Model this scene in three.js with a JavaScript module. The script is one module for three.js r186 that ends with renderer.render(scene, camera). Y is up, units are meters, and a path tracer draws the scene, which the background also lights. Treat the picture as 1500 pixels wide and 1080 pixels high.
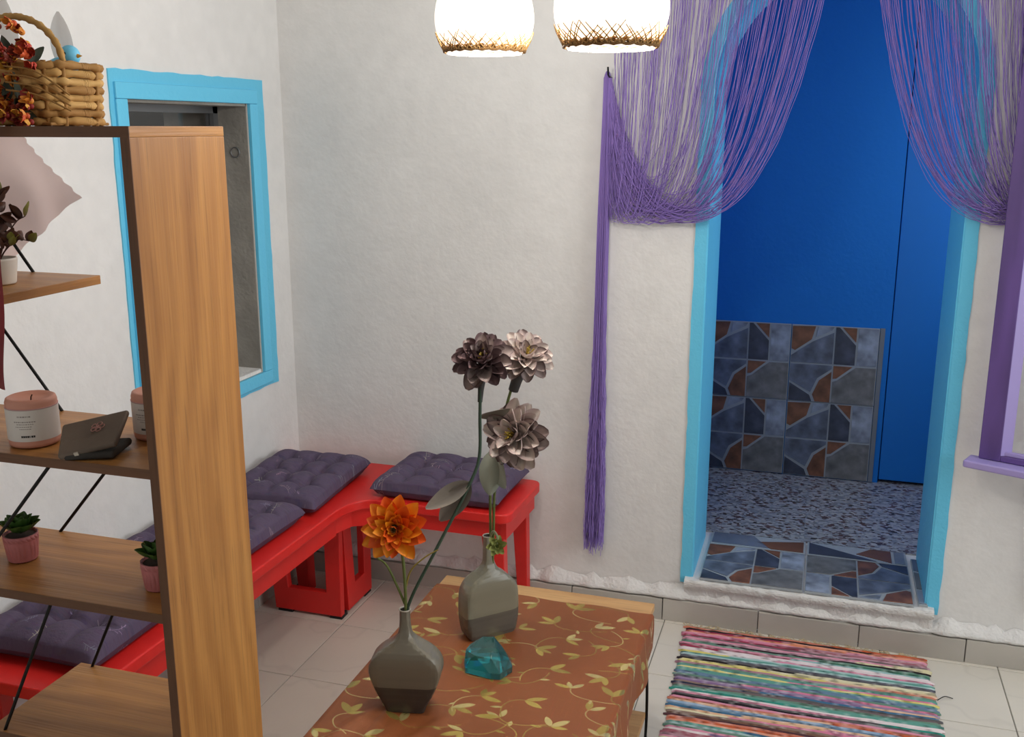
import * as THREE from 'three';
import { RoundedBoxGeometry } from 'three/addons/geometries/RoundedBoxGeometry.js';
import { ConvexGeometry } from 'three/addons/geometries/ConvexGeometry.js';
import { RectAreaLightUniformsLib } from 'three/addons/lights/RectAreaLightUniformsLib.js';
import * as BGU from 'three/addons/utils/BufferGeometryUtils.js';

// ------------------------------------------------------------------ camera, sky, daylight, exposure
// x runs along the back wall, z comes out of it into the room, y is up; the back wall is z = 0, the floor y = 0.
const scene = new THREE.Scene();
const camera = new THREE.PerspectiveCamera(40.31, 1500 / 1080, 0.05, 60);
camera.position.set(0, 1.65, 3.2);
{
  const yaw = THREE.MathUtils.degToRad(17.3), pitch = THREE.MathUtils.degToRad(13.5);
  camera.lookAt(-Math.sin(yaw) * Math.cos(pitch), 1.65 - Math.sin(pitch), 3.2 - Math.cos(yaw) * Math.cos(pitch));
}
const renderer = new THREE.WebGLRenderer({ antialias: true });
renderer.toneMapping = THREE.LinearToneMapping;
renderer.toneMappingExposure = 0.262;
renderer.shadowMap.enabled = true;
renderer.shadowMap.type = THREE.PCFSoftShadowMap;
scene.background = new THREE.Color(0.86, 0.93, 1.0).multiplyScalar(3);
RectAreaLightUniformsLib.init();
{
  // daylight entering by the big window in the right wall
  const day = new THREE.RectAreaLight(new THREE.Color(0.97, 0.99, 1.0), 16, 1.8, 1.4);
  day.position.set(2.36, 1.6, 1.4);
  day.lookAt(0, 1.6, 1.4);
  scene.add(day);
}

{
  // daylight entering the blue passage by its own side window, out of sight to the right
  const side = new THREE.RectAreaLight(new THREE.Color(0.9, 0.97, 1.0), 15, 0.5, 0.9);
  side.position.set(1.16, 1.55, -0.76);
  side.lookAt(0, 1.55, -0.76);
  scene.add(side);
}

// ------------------------------------------------------------------ helpers
function rng(seed) { let a = seed >>> 0; return () => { a = (a + 0x6D2B79F5) >>> 0; let t = a; t = Math.imul(t ^ (t >>> 15), t | 1); t ^= t + Math.imul(t ^ (t >>> 7), t | 61); return ((t ^ (t >>> 14)) >>> 0) / 4294967296; }; }
const V = (x, y, z) => new THREE.Vector3(x, y, z);
const lerp = (a, b, t) => a + (b - a) * t, clamp = (x, a = 0, b = 1) => Math.min(b, Math.max(a, x));
const sm = (a, b, x) => { const t = clamp((x - a) / (b - a)); return t * t * (3 - 2 * t); };
const C = (h) => new THREE.Color(h);
function hash(x, y, s) { let h = Math.imul(x, 374761393) ^ Math.imul(y, 668265263) ^ Math.imul(s, 2147483647 ^ 0x5bd1e995); h = Math.imul(h ^ (h >>> 13), 1274126177); return ((h ^ (h >>> 16)) >>> 0) / 4294967296; }
function pn(x, y, px, py, s) {           // periodic value noise
  const xi = Math.floor(x), yi = Math.floor(y), fx = x - xi, fy = y - yi, u = fx * fx * (3 - 2 * fx), v = fy * fy * (3 - 2 * fy);
  const m = (a, p) => ((a % p) + p) % p, x0 = m(xi, px), x1 = m(xi + 1, px), y0 = m(yi, py), y1 = m(yi + 1, py);
  return lerp(lerp(hash(x0, y0, s), hash(x1, y0, s), u), lerp(hash(x0, y1, s), hash(x1, y1, s), u), v);
}
function fbm(u, v, fx, fy, oct, s) { let a = 0, w = 0.5, t = 0; for (let i = 0; i < oct; i++) { a += w * pn(u * fx, v * fy, fx, fy, s + i); t += w; w *= 0.5; fx *= 2; fy *= 2; } return a / t; }
function tex(w, h, fn, srgb = true) {
  const d = new Uint8Array(w * h * 4);
  for (let j = 0; j < h; j++) for (let i = 0; i < w; i++) { const c = fn((i + 0.5) / w, (j + 0.5) / h), k = (j * w + i) * 4; d[k] = clamp(c[0], 0, 255); d[k + 1] = clamp(c[1], 0, 255); d[k + 2] = clamp(c[2], 0, 255); d[k + 3] = 255; }
  const t = new THREE.DataTexture(d, w, h); t.wrapS = t.wrapT = THREE.RepeatWrapping; t.magFilter = THREE.LinearFilter; t.minFilter = THREE.LinearMipmapLinearFilter; t.generateMipmaps = true;
  if (srgb) t.colorSpace = THREE.SRGBColorSpace; t.needsUpdate = true; return t;
}
const grey = (w, h, fn) => tex(w, h, (u, v) => { const g = fn(u, v) * 255; return [g, g, g]; }, false);
function rep(t, x, y) { const c = t.clone(); c.repeat.set(x, y); c.needsUpdate = true; return c; }
function canvasTex(w, h, draw, srgb = true) {
  const c = document.createElement('canvas'); c.width = w; c.height = h; draw(c.getContext('2d'), w, h);
  const t = new THREE.CanvasTexture(c); t.wrapS = t.wrapT = THREE.RepeatWrapping; if (srgb) t.colorSpace = THREE.SRGBColorSpace; return t;
}
const std = (o) => new THREE.MeshStandardMaterial(o), phy = (o) => new THREE.MeshPhysicalMaterial(o);
// uv in metres from the dominant direction of the normal; grain: axis that v follows
function boxUV(g, grain = 'y', off = 0) {
  const p = g.attributes.position, n = g.attributes.normal, uv = new Float32Array(p.count * 2);
  for (let i = 0; i < p.count; i++) {
    const ax = Math.abs(n.getX(i)), ay = Math.abs(n.getY(i)), az = Math.abs(n.getZ(i)), P = { x: p.getX(i), y: p.getY(i), z: p.getZ(i) };
    const pair = ax >= ay && ax >= az ? ['y', 'z'] : ay >= az ? ['x', 'z'] : ['x', 'y'];
    let v = pair.includes(grain) ? grain : pair[1], u = pair[0] === v ? pair[1] : pair[0];
    uv[2 * i] = P[u] + off; uv[2 * i + 1] = P[v] + off * 0.37;
  }
  g.setAttribute('uv', new THREE.BufferAttribute(uv, 2)); return g;
}
function box(x0, x1, y0, y1, z0, z1, r = 0, grain = 'y', off = 0) {
  const w = x1 - x0, h = y1 - y0, d = z1 - z0;
  let g = r > 0 ? new RoundedBoxGeometry(w, h, d, 2, r) : new THREE.BoxGeometry(w, h, d).toNonIndexed();
  if (g.index) g = g.toNonIndexed();
  g.translate((x0 + x1) / 2, (y0 + y1) / 2, (z0 + z1) / 2);
  return boxUV(g, grain, off);
}
function merge(list) {
  const l = list.map((g) => { const n = g.index ? g.toNonIndexed() : g; for (const k of Object.keys(n.attributes)) if (!['position', 'normal', 'uv'].includes(k)) n.deleteAttribute(k); if (!n.attributes.uv) n.setAttribute('uv', new THREE.BufferAttribute(new Float32Array(n.attributes.position.count * 2), 2)); return n; });
  return BGU.mergeGeometries(l);
}
class MB {
  constructor() { this.p = []; this.i = []; this.c = []; this.u = []; }
  v(x, y, z, col, u = 0, w = 0) { this.p.push(x, y, z); this.u.push(u, w); if (col) this.c.push(col.r, col.g, col.b); return this.p.length / 3 - 1; }
  tube(pts, rad, seg = 6, col = null, caps = true, closed = false) {
    const n = pts.length, rf = typeof rad === 'function' ? rad : () => rad; let N = null, prev = null; const rings = []; let len = 0;
    for (let i = 0; i < n; i++) {
      const a = pts[closed ? (i - 1 + n) % n : Math.max(0, i - 1)], b = pts[closed ? (i + 1) % n : Math.min(n - 1, i + 1)];
      const T = b.clone().sub(a).normalize();
      if (!N) { N = V(0.31, 0.12, 0.94).cross(T); if (N.lengthSq() < 1e-4) N = V(1, 0, 0).cross(T); N.normalize(); } else { N.addScaledVector(T, -N.dot(T)).normalize(); }
      const B = T.clone().cross(N); if (prev) len += prev.distanceTo(pts[i]); prev = pts[i];
      const ring = [], cc = typeof col === 'function' ? col(i / (n - 1)) : col;
      for (let k = 0; k < seg; k++) { const t = k / seg * Math.PI * 2, r = rf(i / (n - 1), t); ring.push(this.v(pts[i].x + (N.x * Math.cos(t) + B.x * Math.sin(t)) * r, pts[i].y + (N.y * Math.cos(t) + B.y * Math.sin(t)) * r, pts[i].z + (N.z * Math.cos(t) + B.z * Math.sin(t)) * r, cc, k / seg, len)); }
      rings.push(ring);
    }
    for (let i = 0; i < (closed ? n : n - 1); i++) for (let k = 0; k < seg; k++) { const A = rings[i], D = rings[(i + 1) % n], k2 = (k + 1) % seg; this.i.push(A[k], A[k2], D[k2], A[k], D[k2], D[k]); }
    if (caps && !closed) for (const [r, f] of [[rings[0], 1], [rings[n - 1], 0]]) for (let k = 1; k < seg - 1; k++) f ? this.i.push(r[0], r[k + 1], r[k]) : this.i.push(r[0], r[k], r[k + 1]);
    return this;
  }
  grid(nu, nv, fn) {                     // fn(u, v) -> [x, y, z, colour, tu, tv]
    const s = this.p.length / 3;
    for (let j = 0; j <= nv; j++) for (let i = 0; i <= nu; i++) { const q = fn(i / nu, j / nv); this.v(q[0], q[1], q[2], q[3], q[4] ?? i / nu, q[5] ?? j / nv); }
    for (let j = 0; j < nv; j++) for (let i = 0; i < nu; i++) { const a = s + j * (nu + 1) + i, b = a + 1, c = a + nu + 1, d = c + 1; this.i.push(a, b, d, a, d, c); }
    return this;
  }
  geo() {
    const g = new THREE.BufferGeometry(); g.setAttribute('position', new THREE.Float32BufferAttribute(this.p, 3)); g.setAttribute('uv', new THREE.Float32BufferAttribute(this.u, 2));
    if (this.c.length) g.setAttribute('color', new THREE.Float32BufferAttribute(this.c, 3)); g.setIndex(this.i); g.computeVertexNormals(); return g;
  }
}
const tubeG = (pts, r, seg = 8, closed = false) => new MB().tube(pts, r, seg, null, true, closed).geo();
const curve = (pts, n, closed = false) => new THREE.CatmullRomCurve3(pts, closed, 'centripetal').getPoints(n);
const taken = new Map();
function numbered(n) { const k = taken.get(n) || 0; taken.set(n, k + 1); return k ? n + '_' + String(k).padStart(3, '0') : n; }
function mesh(name, g, m, parent) { const o = new THREE.Mesh(g, m); o.name = name; o.castShadow = o.receiveShadow = true; parent.add(o); return o; }
function thing(name, label, category, pos = [0, 0, 0], group, turn = 0) {
  const o = new THREE.Group(); o.name = numbered(name); o.position.set(...pos); o.rotation.y = turn; o.userData = { label, category }; if (group) o.userData.group = group; scene.add(o); return o;
}
function single(name, g, m, label, category, pos = [0, 0, 0], group) {
  const o = mesh(numbered(name), g, m, scene); o.position.set(...pos); o.userData = { label, category }; if (group) o.userData.group = group; return o;
}
function struct(name, g, m, label, category) { const o = mesh(name, g, m, scene); o.userData = { kind: 'structure', label, category }; return o; }
function extr(shape, depth, o = {}) { return new THREE.ExtrudeGeometry(shape, { depth, bevelEnabled: false, curveSegments: 24, ...o }); }
const poly = (pts) => { const s = new THREE.Shape(); pts.forEach(([x, y], i) => i ? s.lineTo(x, y) : s.moveTo(x, y)); s.closePath(); return s; };

// ------------------------------------------------------------------ materials
const plasterBump = grey(1024, 1024, (u, v) => 0.55 * fbm(u, v, 14, 14, 5, 3) + 0.3 * fbm(u, v, 60, 60, 3, 9) + 0.15 * fbm(u, v, 5, 5, 2, 21));
const plasterTone = tex(512, 512, (u, v) => { const k = 0.93 + 0.07 * fbm(u, v, 5, 5, 5, 31) + 0.03 * (fbm(u, v, 50, 50, 2, 41) - 0.5); return [236 * k, 235 * k, 233 * k]; });
const M = {};
M.plaster = std({ map: rep(plasterTone, 0.55, 0.55), bumpMap: rep(plasterBump, 1.3, 1.3), bumpScale: 0.0024, roughness: 0.9 });
M.plasterRough = std({ map: rep(plasterTone, 0.8, 0.8), bumpMap: rep(plasterBump, 2, 2), bumpScale: 0.009, roughness: 0.92 });
M.ceiling = std({ color: C('#e8e6e1'), roughness: 0.95 });
M.skyBlue = std({ color: C('#66c8ec'), bumpMap: rep(plasterBump, 3, 3), bumpScale: 0.002, roughness: 0.6 });
M.skyBlueGloss = std({ color: C('#68cef4'), bumpMap: rep(plasterBump, 2.5, 2.5), bumpScale: 0.0015, roughness: 0.42 });
M.deepBlue = std({ color: C('#0076d0'), bumpMap: rep(plasterBump, 1.5, 1.5), bumpScale: 0.0015, roughness: 0.75 });
M.doorBlue = std({ color: C('#0074cc'), roughness: 0.5 });
M.cement = std({ map: tex(256, 256, (u, v) => { const k = 0.75 + 0.4 * fbm(u, v, 6, 6, 5, 55); return [150 * k, 147 * k, 140 * k]; }), bumpMap: rep(plasterBump, 2, 2), bumpScale: 0.004, roughness: 0.9 });
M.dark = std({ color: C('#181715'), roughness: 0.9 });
M.aluminium = std({ color: C('#8d8f92'), metalness: 0.8, roughness: 0.4 });
M.tile = [1, 2, 3].map((s) => std({ map: tex(256, 256, (u, v) => { const a = fbm(u, v, 3, 3, 5, 60 + s), b = Math.abs(fbm(u, v, 4, 4, 4, 80 + s) - 0.5); const k = 0.95 + 0.07 * a - 0.03 * sm(0.03, 0, b); return [224 * k, 218 * k, 206 * k]; }), roughness: 0.38 }));
M.grout = std({ color: C('#8e8a82'), roughness: 0.95 });
M.skirt = [1, 2].map((s) => std({ map: tex(256, 128, (u, v) => { const k = 0.85 + 0.25 * fbm(u, v, 5, 3, 5, 90 + s); return [188 * k, 183 * k, 175 * k]; }), roughness: 0.6 }));
const woodMap = (c1, c2, seed) => tex(512, 1024, (u, v) => {
  const warp = fbm(u, v, 3, 2, 3, seed), band = fbm(u, v, 6, 1, 2, seed + 7), fine = fbm(u, v, 130, 5, 3, seed + 3), mid = fbm(u + warp * 0.1, v, 28, 2, 3, seed + 5);
  const ring = 0.5 + 0.5 * Math.sin((u * 9 + warp * 3.2) * 6.283); let k = clamp(0.35 * band + 0.22 * fine + 0.25 * mid + 0.18 * ring);
  k = clamp((k - 0.25) * 1.7); const pore = sm(0.7, 0.8, fbm(u, v, 220, 12, 2, seed + 11)) * 0.10;
  return [0, 1, 2].map((i) => lerp(c2[i], c1[i], k) * (1 - pore));
});
const oakT = woodMap([196, 142, 78], [148, 98, 50], 101), oakBump = grey(512, 512, (u, v) => fbm(u, v, 140, 6, 3, 104));
M.oak = std({ map: rep(oakT, 2.2, 0.9), bumpMap: rep(oakBump, 2, 1), bumpScale: 0.0005, roughness: 0.42 });
M.pine = std({ map: rep(woodMap([214, 172, 118], [184, 138, 88], 131), 2, 1), roughness: 0.45 });
M.edge = std({ map: rep(woodMap([120, 80, 50], [92, 58, 34], 141), 2.2, 0.9), roughness: 0.5 });
M.black = std({ color: C('#111111'), roughness: 0.45, metalness: 0.5 });
M.red = std({ map: tex(256, 256, (u, v) => { const k = 0.93 + 0.12 * fbm(u, v, 3, 12, 4, 151); return [222 * k, 40 * k, 36 * k]; }), roughness: 0.38 });
M.rubber = std({ color: C('#1b1a1a'), roughness: 0.9 });
M.purple = std({ map: tex(128, 256, (u, v) => { const k = 0.8 + 0.35 * fbm(u, v, 30, 4, 3, 161); return [98 * k, 74 * k, 140 * k]; }), roughness: 0.55 });
M.lilac = std({ color: C('#a99ad6'), roughness: 0.5 });
M.glass = phy({ color: C('#ffffff'), transmission: 1, thickness: 0, roughness: 0.02, ior: 1.5 });
M.string = std({ color: C('#967cc8'), roughness: 0.65 });
M.stemGreen = std({ color: C('#5f6b34'), roughness: 0.7 });
M.stemDark = std({ color: C('#2f4434'), roughness: 0.7 });

// ------------------------------------------------------------------ the room shell
const XL = -1.834, XR = 2.3, ZR = 4.4, HC = 2.72, JL = -0.357, JR = 0.388, JC = (JL + JR) / 2, JW = (JR - JL) / 2, SPRING = 1.77, TH = 0.172, WT = 0.36;
function archPath(s, half, spring, base, flip) {
  s.moveTo(JC - half, base); s.lineTo(JC - half, spring); s.absarc(JC, spring, half, Math.PI, 0, true); s.lineTo(JC + half, base); s.closePath(); return s;
}
{
  const w = poly([[XL - 0.2, 0], [XR + 0.2, 0], [XR + 0.2, HC], [XL - 0.2, HC]]);
  w.holes.push(archPath(new THREE.Path(), JW, SPRING, 0.02));
  const g = extr(w, WT, { curveSegments: 40 }); g.translate(0, 0, -WT); boxUV(g);
  struct('wall_back', g, M.plaster, 'rough white plastered back wall around the arched doorway', 'wall');
  // floor of the room: grout bed with tiles laid on it
  const fl = struct('floor', box(XL - 0.2, XR + 0.2, -0.12, -0.003, 0, ZR + 0.2), M.grout, 'pale square ceramic tile floor of the room', 'floor');
  const tg = [0, 1, 2].map((k) => { const b = new RoundedBoxGeometry(0.346, 0.012, 0.342, 1, 0.0018); return boxUV(b.toNonIndexed ? (b.index ? b.toNonIndexed() : b) : b, 'z', k * 0.31); });
  const r = rng(5);
  for (let i = 0; i < 13; i++) for (let j = 0; j < 13; j++) {
    const x = -1.485 - 0.349 + 0.349 * i + 0.1745, z = 0.385 - 0.345 + 0.345 * j + 0.1725 - 0.345;
    if (x > XR + 0.15 || z > ZR + 0.1 || z < 0.0) { if (z < -0.2 || x > XR + 0.15 || z > ZR + 0.1) continue; }
    let g2 = tg[(i * 5 + j * 3) % 3];
    if (z - 0.171 < 0.002) { g2 = box(-0.173, 0.173, -0.006, 0.006, Math.max(-0.171, 0.001 - z), 0.171, 0.0015); if (0.171 + z < 0.03) continue; }
    const o = mesh('tile', g2, M.tile[Math.floor(r() * 3)], fl); o.position.set(x, -0.006 + (r() - 0.5) * 0.0008, z);
  }
  struct('ceiling', box(XL - 0.2, XR + 0.2, HC, HC + 0.15, 0, ZR + 0.2), M.ceiling, 'flat white ceiling', 'ceiling');
  struct('wall_rear', box(XL - 0.2, XR + 0.2, 0, HC, ZR, ZR + 0.2), M.plaster, 'white wall opposite the arched doorway', 'wall');
  // right wall with the big window that lets the daylight in
  const z0 = 0.5, z1 = 2.3, y0 = 0.9, y1 = 2.3;
  struct('wall_right', merge([box(XR, XR + 0.2, 0, y0, 0, ZR), box(XR, XR + 0.2, y1, HC, 0, ZR), box(XR, XR + 0.2, y0, y1, 0, z0), box(XR, XR + 0.2, y0, y1, z1, ZR)]), M.plaster, 'white wall with a wide daylight window', 'wall');
  // left wall with the blue framed opening
  const a0 = 0.221, a1 = 0.831, b0 = 0.825, b1 = 1.725, xo = XL - 0.2;
  struct('wall_left', merge([box(xo, XL, 0, b0, 0, ZR), box(xo, XL, b1, HC, 0, ZR), box(xo, XL, b0, b1, 0, a0), box(xo, XL, b0, b1, a1, ZR)]), M.plaster, 'white plastered wall with the blue framed window', 'wall');
  const wd = new THREE.Group(); wd.name = 'window_1'; wd.userData = { kind: 'structure', label: 'blue framed window opening in the left wall onto a dark room', category: 'window' }; scene.add(wd);
  // painted plaster border with a hand-painted edge, and the wooden frame inside it
  const rr = rng(77), edge = [], wob = () => (rr() - 0.5) * 0.004;
  const A0 = 0.125, A1 = 0.895, B0 = 0.77, B1 = 1.803;
  const run = (p, q, n) => { for (let i = 0; i < n; i++) edge.push([lerp(p[0], q[0], i / n) + wob(), lerp(p[1], q[1], i / n) + wob()]); };
  run([A0, B0], [A1, B0], 24); run([A1, B0], [A1, B1], 30); run([A1, B1], [A0, B1], 24); run([A0, B1], [A0, B0], 30);
  const bs = poly(edge.map(([z, y]) => [-z, y])); bs.holes.push(poly([[-a0, b0], [-a1, b0], [-a1, b1], [-a0, b1]]));
  const bg = extr(bs, 0.004); bg.rotateY(Math.PI / 2); boxUV(bg); const bm = mesh('painted_border', bg, M.skyBlue, wd); bm.position.x = XL;
  const fx0 = XL - 0.03, fx1 = XL + 0.012, fw = 0.047;
  mesh('frame_rail', box(fx0, fx1, b1, b1 + fw - 0.003, a0 - fw, a1 + fw, 0.003, 'z'), M.skyBlueGloss, wd);
  mesh('frame_rail', box(fx0 + 0.028, fx1, b0 - fw + 0.003, b0, a0 - fw, a1 + fw, 0.003, 'z'), M.skyBlueGloss, wd);
  mesh('frame_stile', box(fx0 + 0.031, fx1 - 0.0005, b0, b1, a0 - fw, a0 - 0.0005, 0.003), M.skyBlueGloss, wd);
  mesh('frame_stile', box(fx0 + 0.031, fx1 - 0.0005, b0, b1, a1 + 0.0005, a1 + fw, 0.003), M.skyBlueGloss, wd);
  mesh('reveal', merge([box(xo - 0.12, XL - 0.004, b0, b1, a0 - 0.004, a0 + 0.004), box(xo - 0.12, XL - 0.004, b0, b1, a1 - 0.004, a1 + 0.004), box(xo - 0.12, XL - 0.004, b1 - 0.008, b1, a0, a1)]), M.cement, wd);
  mesh('window_sill', box(xo - 0.12, XL - 0.004, b0 - 0.02, b0 + 0.012, a0, a1, 0.004), M.plasterRough, wd);
  const ax = xo + 0.06;
  mesh('metal_frame', merge([box(ax, ax + 0.03, b0 + 0.01, b1 - 0.008, a0 + 0.004, a0 + 0.03), box(ax, ax + 0.03, b0 + 0.01, b1 - 0.008, a1 - 0.03, a1 - 0.004), box(ax, ax + 0.03, b1 - 0.03, b1 - 0.008, a0, a1), box(ax, ax + 0.03, b0 + 0.01, b0 + 0.03, a0, a1)]), M.aluminium, wd);
  mesh('pane', box(ax + 0.012, ax + 0.016, b0 + 0.03, b1 - 0.03, a0 + 0.03, a1 - 0.03), M.glass, wd);
  mesh('hook_ring', tubeG(Array.from({ length: 20 }, (_, k) => V(XL - 0.05 + 0.016 * Math.cos(k / 20 * 6.283), 1.57 + 0.016 * Math.sin(k / 20 * 6.283), a0 + 0.008)), 0.002, 6, true), M.aluminium, wd);
  // the unlit room beyond that window
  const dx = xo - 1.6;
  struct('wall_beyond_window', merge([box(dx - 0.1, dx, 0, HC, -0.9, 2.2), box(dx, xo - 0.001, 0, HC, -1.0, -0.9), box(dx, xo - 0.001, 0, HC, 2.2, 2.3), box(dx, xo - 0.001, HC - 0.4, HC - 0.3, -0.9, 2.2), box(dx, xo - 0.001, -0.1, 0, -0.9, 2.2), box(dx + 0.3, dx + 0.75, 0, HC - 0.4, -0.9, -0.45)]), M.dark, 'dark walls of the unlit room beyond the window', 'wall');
  struct('beam_beyond_window', box(dx + 0.9, dx + 1.12, 1.78, 1.98, -0.9, 2.2), M.cement, 'grey concrete beam in the dark room beyond the window', 'beam');
}
// skirting along the back wall: separate tiles under a strip of plaster
{
  const sk = new THREE.Group(); sk.name = 'baseboard_back'; sk.userData = { kind: 'structure', label: 'grey tile skirting along the foot of the back wall', category: 'skirting' }; scene.add(sk);
  const js = []; for (let k = -7; k < 8; k++) js.push(-0.128 + 0.32 * k);
  const r = rng(9);
  for (let k = 0; k < js.length - 1; k++) { const x0 = Math.max(XL + 0.001, js[k]) + 0.0015, x1 = Math.min(XR, js[k + 1]) - 0.0015; if (x1 - x0 < 0.02) continue; mesh('tile', box(x0, x1, 0, 0.078 + (r() - 0.5) * 0.004, 0.001, 0.024 + r() * 0.003, 0.002, 'x', k * 0.21), M.skirt[k % 2], sk); }
  const top = new MB(), n = 160, rr = rng(19), prof = [[0, 0], [0.016, 0.0], [0.026, 0.006], [0.027, 0.016], [0.016, 0.03], [0.004, 0.045], [0, 0.05]];
  const wv = Array.from({ length: n + 1 }, () => rr());
  top.grid(n, prof.length - 1, (u, v) => { const p = prof[Math.round(v * (prof.length - 1))], k = Math.round(u * n), w = 0.7 + 0.5 * wv[k]; return [lerp(XL, XR, u), 0.0785 + p[1] * w, 0.001 + p[0] * w, null, lerp(XL, XR, u), v * 0.1]; });
  mesh('plaster_fillet', top.geo(), M.plasterRough, sk);
  const sl = new THREE.Group(); sl.name = 'baseboard_left'; sl.userData = { kind: 'structure', label: 'grey tile skirting along the foot of the left wall', category: 'skirting' }; scene.add(sl);
  for (let k = 0; k < 13; k++) mesh('tile', box(XL + 0.001, XL + 0.014, 0, 0.078, 0.03 + k * 0.33, 0.03 + k * 0.33 + 0.327, 0.002, 'z', k * 0.17), M.skirt[k % 2], sl);
}
// doorway trim: painted band on the wall face and painted lining of the reveal
{
  const t = new THREE.Group(); t.name = 'trim_1'; t.userData = { kind: 'structure', label: 'sky blue painted arch lining and border of the doorway', category: 'doorway' }; scene.add(t);
  const r = rng(31), pts = [], ins = [], n = 60, W = 0.036;
  const path = (half, k) => { // arch outline from left foot to right foot, k in 0..1
    const leg = SPRING - 0.14, arc = Math.PI * half, L = 2 * leg + arc; let s = k * L;
    if (s < leg) return [JC - half, 0.14 + s]; s -= leg; if (s < arc) { const a = Math.PI - s / half; return [JC + half * Math.cos(a), SPRING + half * Math.sin(a)]; } return [JC + half, SPRING - (s - arc)];
  };
  for (let k = 0; k <= n * 2; k++) pts.push(path(JW + W + (r() - 0.5) * 0.004, k / (2 * n)));
  for (let k = n * 2; k >= 0; k--) ins.push(path(JW - 0.001, k / (2 * n)));
  const g = extr(poly(pts.concat(ins)), 0.004); boxUV(g); mesh('painted_border', g, M.skyBlue, t);
  const o = [], q = []; for (let k = 0; k <= n * 2; k++) o.push(path(JW + 0.001, k / (2 * n))); for (let k = n * 2; k >= 0; k--) q.push(path(JW - 0.006, k / (2 * n)));
  const g2 = extr(poly(o.concat(q)), WT + 0.002); g2.translate(0, 0, -WT); boxUV(g2); mesh('reveal_lining', g2, M.skyBlueGloss, t);
}
// ------------------------------------------------------------------ raised threshold, terrazzo passage and blue walls behind the arch
const CELLS = [
  // [cell column, cell row, kind, points in the unit cell (right, down)]
  [0, 0, 'rust', [[0.02, 0.04], [0.55, 0.02], [0.47, 0.36], [0.1, 0.66], [0.02, 0.62]]], [0, 0, 'pale', [[0.62, 0.03], [0.97, 0.02], [0.93, 0.1], [0.57, 0.3]]], [0, 0, 'slate', [[0.02, 0.8], [0.5, 0.42], [0.98, 0.16], [0.98, 0.97], [0.02, 0.97]]],
  [1, 0, 'night', [[0.02, 0.02], [0.1, 0.02], [0.49, 0.46], [0.49, 0.97], [0.02, 0.97]]], [1, 0, 'rust', [[0.17, 0.02], [0.49, 0.02], [0.49, 0.38]]], [1, 0, 'pale', [[0.54, 0.02], [0.98, 0.02], [0.98, 0.97], [0.54, 0.97]]],
  [0, 1, 'slate', [[0.02, 0.02], [0.98, 0.02], [0.98, 0.1], [0.66, 0.36], [0.52, 0.74], [0.02, 0.45]]], [0, 1, 'night', [[0.02, 0.52], [0.5, 0.82], [0.56, 0.98], [0.02, 0.98]]], [0, 1, 'rust', [[0.98, 0.18], [0.98, 0.98], [0.64, 0.98], [0.57, 0.8], [0.71, 0.42]]],
  [1, 1, 'rust', [[0.02, 0.02], [0.45, 0.02], [0.1, 0.34], [0.02, 0.35]]], [1, 1, 'ash', [[0.53, 0.03], [0.98, 0.02], [0.98, 0.98], [0.02, 0.98], [0.02, 0.44], [0.13, 0.39]]],
];
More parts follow.
